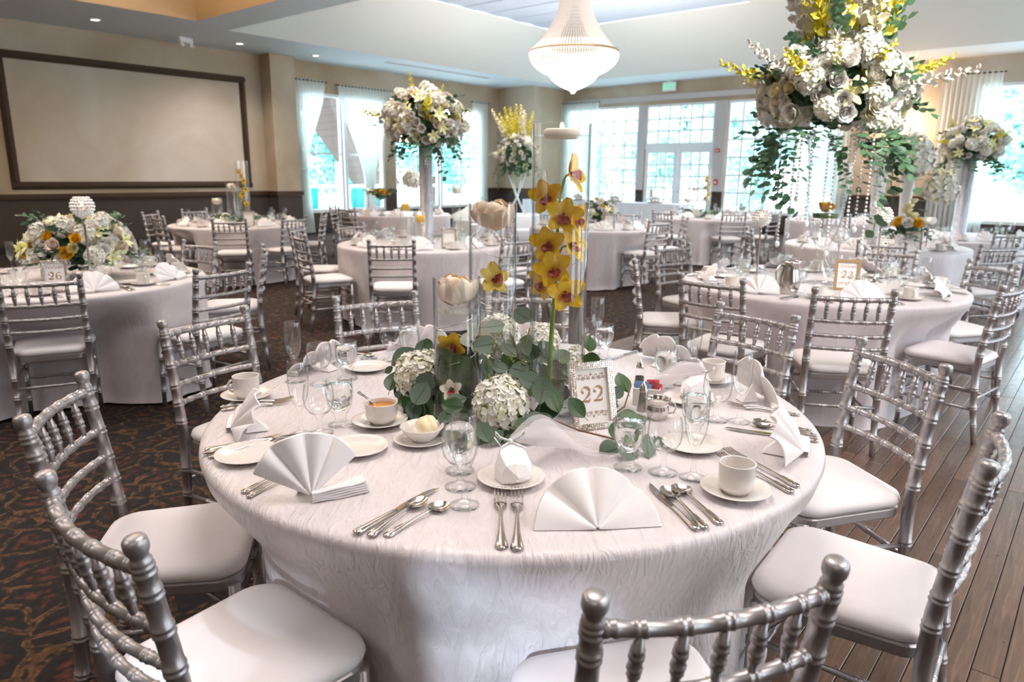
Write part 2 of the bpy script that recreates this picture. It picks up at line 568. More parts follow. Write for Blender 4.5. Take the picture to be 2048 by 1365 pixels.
# dance floor of narrow planks let into the carpet
DX0, DX1, DY0, DY1, PW = 1.9, 18.2, -4.6, 3.34, 0.0762
dfl = struct(MB().box(((DX0 + DX1) / 2, (DY0 + DY1) / 2, -0.004), (DX1 - DX0, DY1 - DY0, 0.010)).obj('floor', M['groove']))
pk = random.Random(3)
planks, rest = [], MB()
row, y = 0, DY1 - PW / 2
plank_meshes = {}
while y > DY0:
    x = DX0
    first = True
    while x < DX1 - 0.05:
        L = pk.choice([1.2, 1.5, 1.8, 2.1]) * (pk.choice([0.4, 0.7, 1.0]) if first else 1)
        first = False
        L = round(min(L, DX1 - x), 2)
        planks.append((hypot(x + L / 2 - 0.5, y - 0.2) + (6 if y < -0.6 else 0), x, y, L))
        x += L
    y -= PW
    row += 1
planks.sort()
for k, (d, x, y, L) in enumerate(planks):
    if k < 290:
        if L not in plank_meshes:
            plank_meshes[L] = MB().box((L / 2, 0, 0.0035), (L - 0.003, PW - 0.0035, 0.007), bev=0.0015).mesh('plank', M['plank'])
        put('plank', plank_meshes[L], dfl, (x, y, 0.001 + pk.uniform(0, 0.0008)))
    else:
        rest.box((x + L / 2, y, 0.0045), (L - 0.003, PW - 0.0035, 0.007))
tag(rest.obj('plank_field', M['plank'], dfl), kind='stuff')

# ---- left wall
def wall_box(mb, a0, a1, z0, z1, side, t=0.25, mi=0, out=0.0):
    if side == 'left':
        mb.box(((a0 + a1) / 2, YL + t / 2 - out, (z0 + z1) / 2), (a1 - a0, t, z1 - z0), mi)
    else:
        mb.box((XB + t / 2 - out, (a0 + a1) / 2, (z0 + z1) / 2), (t, a1 - a0, z1 - z0), mi)

def wall(name, side, lo, hi, holes, top=SOF + 0.05):
    mb = MB()
    a = lo
    for (h0, h1, z0, z1) in holes:
        wall_box(mb, a, h0, 0, top, side)
        wall_box(mb, h0, h1, z1, top, side)
        if z0 > 0.02:
            wall_box(mb, h0, h1, 0, z0, side)
        a = h1
    wall_box(mb, a, hi, 0, top, side)
    w = struct(mb.obj(name, M['wall']))
    ws, rl, bs = MB(), MB(), MB()
    a = lo
    for (h0, h1, z0, z1) in list(holes) + [(hi, hi, 0.0, 0)]:
        if h0 - a > 0.02:
            wall_box(ws, a, h0, 0, 0.94, side, 0.03, 0, 0.015)
            wall_box(rl, a, h0, 0.94, 1.05, side, 0.06, 0, 0.035)
            wall_box(rl, a, h0, 0.965, 1.02, side, 0.03, 0, 0.06)
            wall_box(bs, a, h0, 0, 0.13, side, 0.03, 0, 0.032)
        if h1 > h0 and z0 > 0.02:
            wall_box(ws, h0, h1, 0, z0, side, 0.03, 0, 0.015)
            wall_box(bs, h0, h1, 0, 0.13, side, 0.03, 0, 0.032)
        a = h1
    ws.obj('wainscot', M['wainscot'], w)
    rl.obj('chair_rail', M['trimwood'], w)
    nm = 'baseboard_' + side
    struct(bs.obj(nm, M['black']))
    return w
WL = [(10.35, 12.95, 0.5, 3.36), (13.3, 16.75, 0.5, 3.36)]
WBk = [(-4.2, 2.75, 0.48, 3.46), (5.45, 8.45, 0.48, 3.44), (8.78, 10.92, 0.0, 3.44), (11.13, 13.75, 0.48, 3.46)]
wall('wall_left', 'left', XN, 17.5, WL)
wall('wall_back', 'back', YR, 13.86, WBk)
# corner pier and the pilaster beside the curtains
mb = MB().box((18.4, 14.73, SOF / 2), (1.8, 1.74, SOF))
pier = struct(mb.obj('wall_corner', M['wall']))
MB().box((18.4, 14.73, 0.47), (1.83, 1.77, 0.94)).obj('wainscot', M['wainscot'], pier)
MB().box((18.4, 14.73, 1.0), (1.88, 1.82, 0.1)).obj('chair_rail', M['trimwood'], pier)
pil = struct(MB().box((9.70, 15.1, SOF / 2), (0.62, 0.42, SOF)).obj('wall_pilaster', M['wall']))
MB().box((9.70, 15.1, 0.47), (0.65, 0.45, 0.94)).obj('wainscot', M['wainscot'], pil)
MB().box((9.70, 15.1, 1.0), (0.70, 0.50, 0.1)).obj('chair_rail', M['trimwood'], pil)
MB().box((9.70, 15.1, 0.065), (0.67, 0.47, 0.13)).obj('baseboard', M['black'], pil)
# picture-frame moulding on the panelled wall
fx0, fx1, fz0, fz1, fw = 4.28, 8.98, 1.13, 3.52, 0.14
tr = struct(MB().box(((fx0 + fx1) / 2, YL - 0.004, (fz0 + fz1) / 2), (fx1 - fx0 - 0.05, 0.012, fz1 - fz0 - 0.05)).obj('trim_1', M['wall_panel']))
def moulding(a0, a1, z0, z1):
    m_ = MB()
    d, horiz = 0.0, (a1 - a0) > (z1 - z0)
    for k, (t, w0) in enumerate(((0.03, 1.0), (0.05, 0.72), (0.07, 0.34))):
        if horiz:
            h = (z1 - z0) * w0
            m_.box(((a0 + a1) / 2, YL - t / 2, (z0 + z1) / 2), (a1 - a0, t, h), bev=0.008)
        else:
            h = (a1 - a0) * w0
            m_.box(((a0 + a1) / 2, YL - t / 2, (z0 + z1) / 2), (h, t, z1 - z0), bev=0.008)
    return m_.obj('moulding', M['trimwood'], tr)
moulding(fx0, fx1, fz1 - fw, fz1)
moulding(fx0, fx1, fz0, fz0 + fw)
moulding(fx0, fx0 + fw, fz0 + fw, fz1 - fw)
moulding(fx1 - fw, fx1, fz0 + fw, fz1 - fw)

# ---- walls behind the photographer: tall window openings, then small ones shaped for sun patches
wr_ = MB()
segs, a_ = [], XN
for h0, h1 in ((1.6, 3.0), (5.0, 7.2), (9.0, 11.2), (11.8, 14.0), (14.6, 16.8)):
    wr_.box(((a_ + h0) / 2, YR - 0.1, 3.3), (h0 - a_, 0.2, 6.6))
    wr_.box(((h0 + h1) / 2, YR - 0.1, 0.25), (h1 - h0, 0.2, 0.5))
    wr_.box(((h0 + h1) / 2, YR - 0.1, 5.05), (h1 - h0, 0.2, 3.1))
    for k in (1, 2):
        wr_.box((h0 + (h1 - h0) * k / 3, YR - 0.1, 2.0), (0.05, 0.06, 3.0))
    for z in (1.25, 2.0, 2.75):
        wr_.box(((h0 + h1) / 2, YR - 0.1, z), (h1 - h0, 0.05, 0.04))
    a_ = h1
wr_.box(((a_ + XB + 0.25) / 2, YR - 0.1, 3.3), (XB + 0.25 - a_, 0.2, 6.6))
struct(wr_.obj('wall_right', M['wall']))
wn_ = MB()  # unseen high openings placed so sun patches reach cloth and seat
for y0, y1, z0, z1 in ((YR, -1.66, 0, 6.6), (-0.62, YL + 0.25, 0, 6.6), (-1.66, -0.62, 0, 2.52), (-1.66, -0.95, 3.0, 6.6), (-0.95, -0.62, 2.76, 6.6), (-1.27, -0.95, 2.52, 3.0)):
    wn_.box((XN - 0.1, (y0 + y1) / 2, (z0 + z1) / 2), (0.2, y1 - y0, z1 - z0))
for z in (2.68, 2.84):
    wn_.box((XN - 0.1, -1.14, z), (0.05, 1.04, 0.022))
for y in (-1.52, -1.39, -0.84, -0.73):
    wn_.box((XN - 0.1, y, 2.76), (0.05, 0.022, 0.48))
struct(wn_.obj('wall_near', M['wall']))

# ---- windows
def bar(mb, side, a, z, da, dz, dep=0.05, off=0.08):
    if side == 'left':
        mb.box((a, YL + off, z), (da, dep, dz))
    else:
        mb.box((XB + off, a, z), (dep, da, dz))
pane_mesh = {}
def window(name, side, a0, a1, z0, z1, cols, rows, fw=0.075, parent=None, off=0.08):
    mb = MB()
    bar(mb, side, a0 + fw / 2, (z0 + z1) / 2, fw, z1 - z0, 0.09, off)
    bar(mb, side, a1 - fw / 2, (z0 + z1) / 2, fw, z1 - z0, 0.09, off)
    bar(mb, side, (a0 + a1) / 2, z0 + fw / 2, a1 - a0 - 2 * fw, fw, 0.09, off)
    bar(mb, side, (a0 + a1) / 2, z1 - fw / 2, a1 - a0 - 2 * fw, fw, 0.09, off)
    w = mb.obj(name, M['winframe'], parent)
    if parent is None:
        struct(w)
    ia0, ia1, iz0, iz1 = a0 + fw, a1 - fw, z0 + fw, z1 - fw
    mw = 0.05
    for i in range(1, cols):
        b = MB()
        bar(b, side, ia0 + (ia1 - ia0) * i / cols, (iz0 + iz1) / 2, mw, iz1 - iz0, 0.04, off)
        b.obj('muntin', M['winframe'], w)
    for j in range(1, rows):
        b = MB()
        bar(b, side, (ia0 + ia1) / 2, iz0 + (iz1 - iz0) * j / rows, ia1 - ia0, mw, 0.036, off)
        b.obj('muntin', M['winframe'], w)
    pa, pz = (ia1 - ia0) / cols, (iz1 - iz0) / rows
    key = (side, round(pa, 3), round(pz, 3))
    if key not in pane_mesh:
        b = MB()
        b.box((0, 0, 0), (pa - 0.01, 0.006, pz - 0.01) if side == 'left' else (0.006, pa - 0.01, pz - 0.01))
        pane_mesh[key] = b.mesh('pane', M['pane'])
    for i in range(cols):
        for j in range(rows):
            a, z = ia0 + pa * (i + 0.5), iz0 + pz * (j + 0.5)
            put('pane', pane_mesh[key], w, (a, YL + off, z) if side == 'left' else (XB + off, a, z))
    return w
window('window_1', 'left', 10.35, 11.62, 0.5, 3.36, 1, 2)
window('window_2', 'left', 11.66, 12.95, 0.5, 3.36, 1, 2)
window('window_3', 'left', 13.3, 15.0, 0.5, 3.36, 2, 2)
window('window_4', 'left', 15.05, 16.75, 0.5, 3.36, 2, 2)
window('window_5', 'back', 11.13, 13.75, 0.48, 3.46, 6, 8)
window('window_6', 'back', 5.45, 8.45, 0.48, 3.44, 8, 6)
window('window_7', 'back', -0.4, 2.75, 0.48, 3.46, 1, 1)
window('window_8', 'back', -4.2, -0.45, 0.48, 3.46, 2, 1)
# french doors with a transom above
window('window_9', 'back', 8.78, 10.92, 2.30, 3.44, 6, 3)
dr = struct(MB().box((XB + 0.08, 9.85, 2.26), (0.12, 2.14, 0.09)).obj('door_1', M['winframe']))
for k, (a0, a1) in enumerate(((8.80, 9.84), (9.86, 10.90))):
    lf = window('door_leaf', 'back', a0, a1, 0.02, 2.22, 3, 6, 0.12, dr)
    hb = MB()
    hb.tube([(XB, (9.78 if k == 0 else 9.92), 1.02), (XB - 0.06, (9.78 if k == 0 else 9.92), 1.02), (XB - 0.06, (9.68 if k == 0 else 10.02), 1.02)], 0.012)
    hb.obj('door_handle', M['steel'], lf)
# painted posts between the windows of the back wall
for n_, (a0, a1) in enumerate(((10.92, 11.13), (8.45, 8.78))):
    pb = MB().box((XB - 0.012, (a0 + a1) / 2, 2.24), (0.03, a1 - a0 - 0.01, 2.4))
    struct(pb.obj('trim_%d' % (n_ + 2), M['post']))
struct(MB().box((XB - 0.02, 9.0, 3.62), (0.05, 9.8, 0.16), bev=0.01).obj('trim_4', M['post']))

# ---- ceiling: low soffit with two tall tray recesses
TA = (7.5, 17.43, 13.2)
TB = (6.72, 12.82)
cb = MB()
cb.box(((XN + XB) / 2, (13.2 + YL + 0.1) / 2, SOF + 0.05), (XB - XN + 0.4, YL + 0.1 - 13.2, 0.1))
cb.box(((XN + 7.5) / 2, 13.01, SOF + 0.05), (7.5 - XN, 0.38, 0.1))
cb.box((7.11, (YR + 12.82) / 2, SOF + 0.05), (0.78, 12.82 - YR, 0.1))
cb.box(((17.43 + XB + 0.2) / 2, (YR + 13.2) / 2, SOF + 0.05), (XB + 0.2 - 17.43, 13.2 - YR, 0.1))
ceil = struct(cb.obj('ceiling', M['paint']))
ZT = 5.1
MB().add([(7.5, 13.2, SOF), (17.43, 13.2, SOF), (15.9, 12.0, ZT), (7.5, 12.0, ZT)], [(0, 1, 2, 3)], 0, False).obj('cove', M['cove'], ceil)
MB().add([(17.43, 13.2, SOF), (17.43, YR, SOF), (14.2, YR, 6.3), (14.2, 6.75, 6.3), (15.9, 6.75, ZT), (15.9, 12.0, ZT)], [(0, 1, 2, 3, 4, 5)], 0, False).obj('cove', M['cove'], ceil)
MB().add([(7.5, 13.2, SOF), (7.5, YR, SOF), (7.5, YR, 6.4), (7.5, 13.2, 6.4)], [(0, 1, 2, 3)], 0, False).obj('cove', M['cove'], ceil)
MB().add([(7.5, 6.75, ZT), (15.9, 6.75, ZT), (14.2, 6.75, 6.3), (7.5, 6.75, 6.3)], [(0, 1, 2, 3)], 0, False).obj('cove', M['cove'], ceil)
MB().box((10.85, 0.9, 6.35), (6.8, 11.8, 0.1)).obj('ceiling_panel', M['cove'], ceil)
# pale boards across the tray
bw = 0.42
k = 0
xx = 7.5
while xx < 15.9:
    w_ = min(bw, 15.9 - xx)
    MB().box((xx + w_ / 2, 9.38, ZT + 0.03 + 0.012 * (k % 2)), (w_ - 0.012, 5.3, 0.05)).obj('ceiling_board', M['board'], ceil)
    xx += bw
    k += 1
MB().box((11.7, 9.38, ZT + 0.1), (8.5, 5.4, 0.04)).obj('ceiling_panel', M['board'], ceil)
MB().add([(XN, 12.82, SOF), (6.72, 12.82, SOF), (6.35, 12.35, 5.3), (XN, 12.35, 5.3)], [(0, 1, 2, 3)], 0, False).obj('cove', M['cove_tan'], ceil)
MB().add([(6.72, 12.82, SOF), (6.72, YR, SOF), (6.35, YR, 5.3), (6.35, 12.35, 5.3)], [(0, 1, 2, 3)], 0, False).obj('cove', M['cove_tan'], ceil)
MB().box(((XN + 6.4) / 2, 3.6, 5.35), (6.4 - XN + 0.1, 17.6, 0.1)).obj('ceiling_panel', M['cove'], ceil)
# slot grille along the left soffit
sg = MB()
for kk in range(3):
    sg.box((13.6, 13.75 + 0.06 * kk, SOF - 0.004), (3.6, 0.022, 0.012))
sg.obj('slot_grille', M['post'], ceil)

def downlight(x, y):
    t = thing('downlight', 'x', 'downlight', (x, y, SOF), 0, 'recessed ceiling downlights')
    MB().lathe([(0.105, 0.0), (0.105, -0.012), (0.075, -0.014), (0.07, 0.0)], 20).obj('trim_ring', M['plastic'], t)
    MB().lathe([(0.0, -0.003), (0.07, -0.003)], 20).obj('lamp', M['can'], t)
    return t
# ---- outdoors
struct(MB().box((14, 12, -0.25), (90, 90, 0.1)).obj('ground', M['paving']))
# ================================================================ CHAIRS
def ring_tube(p0, p1, r0, rings, seg=10, bow=(0, 0, 0), prof=None, rr=1.20, dbl=True, wd=1.0):
    """turned spindle between two points, with pairs of raised rings at the given fractions"""
    p0, p1, bow = Vector(p0), Vector(p1), Vector(bow)
    L = (p1 - p0).length
    offs = [(-0.0105, 1), (-0.0085, rr), (-0.0045, rr), (-0.0022, 1.04), (0.0022, 1.04), (0.0045, rr), (0.0085, rr), (0.0105, 1)]
    ts = [(0.0, 1.0), (1.0, 1.0)]
    for f in rings:
        for o, k in offs:
            ts.append((f + o * wd / L, k))
    n = 7 if bow.length > 0 else 3
    for i in range(1, n):
        f = i / n
        if all(abs(f - g) > 0.02 for g in rings):
            ts.append((f, 1.0))
    ts = sorted(t for t in ts if -0.001 <= t[0] <= 1.001)
    pts, rad = [], []
    for f, k in ts:
        pts.append(p0.lerp(p1, f) + bow * (4 * f * (1 - f)))
        rad.append((prof(f) if prof else r0) * k)
    return MB().tube(pts, rad, seg)

def rounded_outline(wf, wb, d, rc, n=6):
    """rounded trapezoid outline, counter-clockwise; front (+y) half width wf, back wb"""
    pts = []
    for (cx, cy, a0) in ((wf - rc, d - rc, 0), (-(wf - rc), d - rc, 90), (-(wb - rc), -d + rc, 180), (wb - rc, -d + rc, 270)):
        for i in range(n + 1):
            a = radians(a0 + 90 * i / n)
            pts.append((cx + rc * cos(a), cy + rc * sin(a)))
    return pts

def seat_rings(levels, wf, wb, d, rc):
    rings = []
    for g, z in levels:
        o = rounded_outline(wf - g, wb - g, d - g, max(0.012, rc - g * 0.5))
        rings.append([(x, y, z) for x, y in o])
    return rings

def build_chair(label):
    t = thing('banquet_chair', label, 'chair')
    # cushion and frame
    c = MB()
    c.rings(seat_rings([(0.012, 0.445), (0.0, 0.452), (-0.006, 0.466), (0.0, 0.482), (0.022, 0.492), (0.06, 0.498), (0.12, 0.501)], 0.205, 0.185, 0.20, 0.075), 0, True, True, True)
    c.obj('seat_cushion', M['cushion'], t)
    f = MB()
    f.rings(seat_rings([(0.03, 0.412), (0.006, 0.412), (0.004, 0.416), (0.004, 0.440), (0.010, 0.446), (0.03, 0.446)], 0.205, 0.185, 0.20, 0.06), 0, False, True, True)
    f.obj('seat_frame', M['silver'], t)
    me = {}
    for s in (-1, 1):
        # back post: splayed leg below the seat, raked above, turned finial
        pts, rad = [], []
        ks = [(0.0, -0.242, 0.0140), (0.10, -0.226, 0.0155), (0.25, -0.206, 0.0178), (0.42, -0.197, 0.0195), (0.55, -0.203, 0.0192), (0.70, -0.222, 0.0182), (0.872, -0.250, 0.0172)]
        def at(z):
            for (z0, y0, r0), (z1, y1, r1) in zip(ks, ks[1:]):
                if z <= z1 + 1e-9:
                    k = (z - z0) / (z1 - z0)
                    return y0 + (y1 - y0) * k, r0 + (r1 - r0) * k
            return ks[-1][1:]
        zs = [(z, 1.0) for z, _, _ in ks]
        for zr in (0.115, 0.215, 0.325, 0.52, 0.592, 0.662, 0.742, 0.815, 0.860):
            for o, kf in ((-0.0105, 1), (-0.0085, 1.13), (-0.0045, 1.13), (-0.0022, 1.01), (0.0022, 1.01), (0.0045, 1.13), (0.0085, 1.13), (0.0105, 1)):
                zs.append((zr + o, kf))
        zs = sorted(zs)
        for z, kf in zs:
            y, r = at(z)
            pts.append((s * (0.188 + 0.004 * z / 0.9), y, z))
            rad.append(r * kf)
        yt = -0.250
        for z, r in ((0.874, 0.0175), (0.879, 0.0178), (0.882, 0.0150), (0.889, 0.0148), (0.894, 0.0172), (0.897, 0.0188), (0.902, 0.0198), (0.911, 0.0198), (0.916, 0.0188), (0.920, 0.0160), (0.922, 0.0090), (0.9225, 0.001)):
            pts.append((s * 0.192, yt - (z - 0.872) * 0.16, z))
            rad.append(r)
        MB().tube(pts, rad, 14).obj('back_post', M['silver'], t)
        # front leg
        def fprof(f_):
            return 0.0125 + 0.0065 * f_
        ring_tube((s * 0.190, 0.182, 0.0), (s * 0.182, 0.172, 0.425), 0.017, [0.24, 0.48, 0.74], 12, prof=fprof, rr=1.18).obj('front_leg', M['silver'], t)
        for z, nm in ((0.315, 'stretcher'), (0.205, 'stretcher')):
            yb = at(z)[0]
            ring_tube((s * 0.188, yb, z), (s * 0.186, 0.178, z + 0.006), 0.0085, [0.33, 0.66], 8).obj(nm, M['silver'], t)
        ring_tube((s * 0.186, 0.172, 0.345), (s * 0.13, 0.176, 0.418), 0.007, [0.5], 8).obj('corner_brace', M['silver'], t)
        ring_tube((s * 0.187, 0.165, 0.345), (s * 0.188, 0.10, 0.418), 0.007, [0.5], 8).obj('corner_brace', M['silver'], t)
    for z in (0.235, 0.335):
        ring_tube((-0.187, 0.178, z), (0.187, 0.178, z), 0.0085, [0.25, 0.5, 0.75], 8).obj('stretcher', M['silver'], t)
    ring_tube((-0.187, -0.212, 0.27), (0.187, -0.212, 0.27), 0.0085, [0.25, 0.5, 0.75], 8).obj('stretcher', M['silver'], t)
    bow = -0.030
    # top rail and three lower rails, bowed backwards
    def yy(z):
        return at(z)[0]
    for z, r in ((0.862, 0.0128), (0.742, 0.0112), (0.662, 0.0106), (0.592, 0.0106)):
        ring_tube((-0.190, yy(z), z), (0.190, yy(z), z), r, [k / 6 for k in range(1, 6)] + [0.06, 0.94], 10, bow=(0, bow, 0), rr=1.15).obj('back_rail', M['silver'], t)
    for k in range(1, 6):
        f_ = k / 6
        x = -0.190 + 0.38 * f_
        b = bow * 4 * f_ * (1 - f_)
        def sp(g):
            return 0.0062 + 0.0052 * (1 - abs(2 * g - 1)) ** 0.8
        ring_tube((x, yy(0.742) + b, 0.75), (x, yy(0.862) + b, 0.855), 0.009, [0.32, 0.66], 10, prof=sp, rr=1.20).obj('spindle', M['silver'], t)
    return t

chair0 = build_chair('')
remember(chair0)
first_chair = [True]
def chair_at(x, y, face, label, group=None, lean=0.0):
    """x, y: plan position of the middle of the back's top; face: plan direction the sitter looks (deg)"""
    a = radians(face)
    c = P(x + 0.257 * cos(a), y + 0.257 * sin(a))
    rz = a + PR - pi / 2
    if first_chair[0]:
        first_chair[0] = False
        chair0.location = c
        chair0.rotation_euler = (0, 0, rz)
        chair0['label'] = label
        if group:
            chair0['group'] = group
        return chair0
    return dup(chair0, c, rz, label, group)

# ================================================================ TABLES
TOP = 0.765
RT = 0.907
SPOTS = []                  # plan position and facing of every chair's seat
def table(x, y, label_table, label_cloth, far=False, seed=0, group=None, R0=RT, height=TOP):
    """round folding table and a floor-length cloth; seats = [(plan angle, distance of chair back)]"""
    c = P(x, y)
    t = thing('round_table', label_table, 'table', c, PR, group)
    MB().lathe([(0.0, height - 0.030), (R0 - 0.02, height - 0.030), (R0 - 0.012, height - 0.018), (R0 - 0.02, height - 0.008), (0, height - 0.008)], 40).obj('tabletop', M['siding'], t)
    for k in range(4):
        a = pi / 4 + k * pi / 2
        MB().tube([(0.5 * cos(a), 0.5 * sin(a), 0.0), (0.46 * cos(a), 0.46 * sin(a), height - 0.03)], 0.014, 8).obj('leg', M['steel_dark'], t)
    rg = random.Random(seed)
    n = 160 if not far else 110
    ph = [rg.uniform(0, 2 * pi) for _ in range(6)]
    nf = [rg.choice((5, 6, 7)), rg.choice((9, 10, 11)), rg.choice((14, 15, 17))]
    zs = [height, height, height, height, height - 0.004, height - 0.012, height - 0.025] + [height - 0.025 - (height - 0.033) * k / 18 for k in range(1, 19)]
    rs = [0.0001, R0 * 0.4, R0 * 0.8, R0 - 0.02, R0 - 0.005, R0 + 0.003, R0 + 0.006]
    # the drape is pushed in where a chair's seat stands under the rim
    raw = []
    for i in range(n):
        a = 2 * pi * i / n
        best, q = 9.0, 0.40
        while q < 1.10 and best > 8:
            wx, wy = x + q * cos(a), y + q * sin(a)
            for sx, sy, sf in SPOTS:
                dx, dy = wx - sx, wy - sy
                if abs(dx) + abs(dy) < 0.7:
                    lx, ly = dx * sin(sf) - dy * cos(sf), dx * cos(sf) + dy * sin(sf)
                    if abs(lx) < 0.228 and -0.28 < ly < 0.225:
                        best = q
                        break
            q += 0.01
        raw.append(best)
    k_ = max(2, round(0.10 / (2 * pi / n)))
    low_ = [min(raw[(i + o) % n] for o in range(-k_, k_ + 1)) for i in range(n)]
    low_ = [min(v, 1.02) for v in low_]
    lim = [sum(low_[(i + o) % n] for o in range(-k_, k_ + 1)) / (2 * k_ + 1) for i in range(n)]
    vs, fs = [], []
    for j, z in enumerate(zs):
        for i in range(n):
            a = 2 * pi * i / n
            if j < 7:
                r = rs[j]
            else:
                d = (height - 0.025 - z) / (height - 0.03)
                r = R0 + 0.006
                fold = (sin(nf[0] * a + ph[0]) * 0.5 + sin(nf[1] * a + ph[1] + 0.6 * sin(a * 3 + ph[4])) * 0.75 + 0.35 * sin(nf[2] * a + ph[2]) + 0.5 * sin(3 * a + ph[3]))
                sharp = fold - 0.25 * abs(fold)
                r += d ** 1.2 * ((0.062 if far else 0.050) * sharp + 0.015)
                wz = max(0, min(1, (height - 0.05 - z) / (height - 0.57)))
                r -= max(0.0, r - lim[i]) * wz
                if d > 0.97:
                    r += 0.015
            vs.append((r * cos(a), r * sin(a), z))
    for j in range(len(zs) - 1):
        for i in range(n):
            a, b = j * n + i, j * n + (i + 1) % n
            fs.append((a, a + n, b + n, b))
    mb = MB().add(vs, fs)
    cl = mb.obj('tablecloth', M['cloth_far'] if far else M['cloth'], None, c, (0, 0, PR))
    tag(cl, label_cloth, 'tablecloth')
    return t

# ================================================================ TABLEWARE PROTOTYPES (meshes shared by copies)
def wall_prof(outer, t, floor_z):
    """outer profile up to the rim, then back down inside to a floor"""
    inner = [(max(r - t, 0.0), z) for r, z in reversed(outer) if z > floor_z]
    return outer + inner + [(0.0, floor_z)]

flute_o = [(0, 0), (0.033, 0.0), (0.0335, 0.002), (0.020, 0.006), (0.008, 0.014), (0.0055, 0.03), (0.0050, 0.062), (0.0075, 0.076), (0.016, 0.092), (0.0245, 0.115), (0.0285, 0.145), (0.0282, 0.180), (0.0268, 0.213), (0.0262, 0.2145)]
wine_o = [(0, 0), (0.036, 0.0), (0.0365, 0.002), (0.022, 0.006), (0.009, 0.012), (0.0062, 0.028), (0.0065, 0.045), (0.013, 0.054), (0.028, 0.065), (0.039, 0.082), (0.0428, 0.102), (0.0415, 0.122), (0.0380, 0.143), (0.0372, 0.1445)]
water_o = [(0, 0), (0.035, 0.0), (0.0355, 0.003), (0.024, 0.008), (0.0165, 0.014), (0.0150, 0.022), (0.0185, 0.028), (0.0165, 0.033), (0.024, 0.040), (0.0335, 0.062), (0.0385, 0.085), (0.0392, 0.108), (0.0372, 0.136), (0.0365, 0.1375)]
ME = {}
ME['flute'] = MB().lathe(wall_prof(flute_o, 0.0016, 0.0805), 28).mesh('champagne_flute', M['glass'])
ME['wine'] = MB().lathe(wall_prof(wine_o, 0.0018, 0.056), 28).mesh('wine_glass', M['glass'])
ME['goblet'] = MB().lathe(wall_prof(water_o, 0.0022, 0.044), 28).mesh('water_goblet', M['glass'])
wp = [(0.0, 0.046), (0.018, 0.047), (0.0305, 0.064), (0.0358, 0.086), (0.0366, 0.107), (0.0352, 0.120), (0.0, 0.120)]
ME['gwater'] = MB().lathe(wp, 28).mesh('water', M['water'])
ME['flute_f'] = MB().lathe(wall_prof(flute_o, 0.0016, 0.0805), 14).mesh('champagne_flute', M['glass_far'])
ME['wine_f'] = MB().lathe(wall_prof(wine_o, 0.0018, 0.056), 14).mesh('wine_glass', M['glass_far'])
ME['goblet_f'] = MB().lathe(wall_prof(water_o, 0.0022, 0.044), 14).mesh('water_goblet', M['glass_far'])
ME['gwater_f'] = MB().lathe(wp, 14).mesh('water', M['water_thin'])

plate_p = [(0, 0.002), (0.045, 0.002), (0.047, 0.0), (0.050, 0.002), (0.070, 0.010), (0.0805, 0.0145), (0.0815, 0.0158), (0.080, 0.0165), (0.069, 0.0125), (0.052, 0.0055), (0.046, 0.0048), (0, 0.0048)]
saucer_p = [(0, 0.002), (0.036, 0.002), (0.038, 0), (0.041, 0.002), (0.062, 0.010), (0.0785, 0.0165), (0.080, 0.018), (0.078, 0.0188), (0.060, 0.0125), (0.040, 0.006), (0.029, 0.0055), (0.028, 0.0042), (0, 0.0042)]
ME['plate'] = MB().lathe(plate_p, 40).mesh('bread_plate', M['china'])
ME['saucer'] = MB().lathe(saucer_p, 40).mesh('saucer', M['china'])
cup_o = [(0, 0.001), (0.027, 0.001), (0.029, 0.0), (0.0300, 0.004), (0.0330, 0.007), (0.0385, 0.014), (0.0402, 0.024), (0.0412, 0.070), (0.0418, 0.0725)]
ME['cup'] = MB().lathe(wall_prof(cup_o, 0.0035, 0.006), 36).mesh('coffee_cup', M['china'])
hp = []
for k in range(15):
    a = radians(-62 + 124 * k / 14)
    hp.append((0.0395 + 0.0215 * cos(a) - 0.006, 0, 0.039 + 0.0215 * sin(a)))
ME['cup_handle'] = MB().tube([(0.0390, 0, 0.020)] + hp[1:-1] + [(0.0396, 0, 0.058)], 0.0052, 10, flat=0.75).mesh('handle', M['china'])
soup_o = [(0, 0.001), (0.028, 0.001), (0.030, 0), (0.031, 0.005), (0.0415, 0.014), (0.0465, 0.026), (0.0475, 0.060), (0.0485, 0.063)]
ME['soup_cup'] = MB().lathe(wall_prof(soup_o, 0.0036, 0.006), 36).mesh('soup_cup', M['china'])
bowl_o = [(0, 0.002), (0.026, 0.002), (0.028, 0), (0.030, 0.003), (0.046, 0.018), (0.058, 0.036), (0.0605, 0.040)]
ME['bowl'] = MB().lathe(wall_prof(bowl_o, 0.004, 0.006), 36).mesh('small_bowl', M['china'])

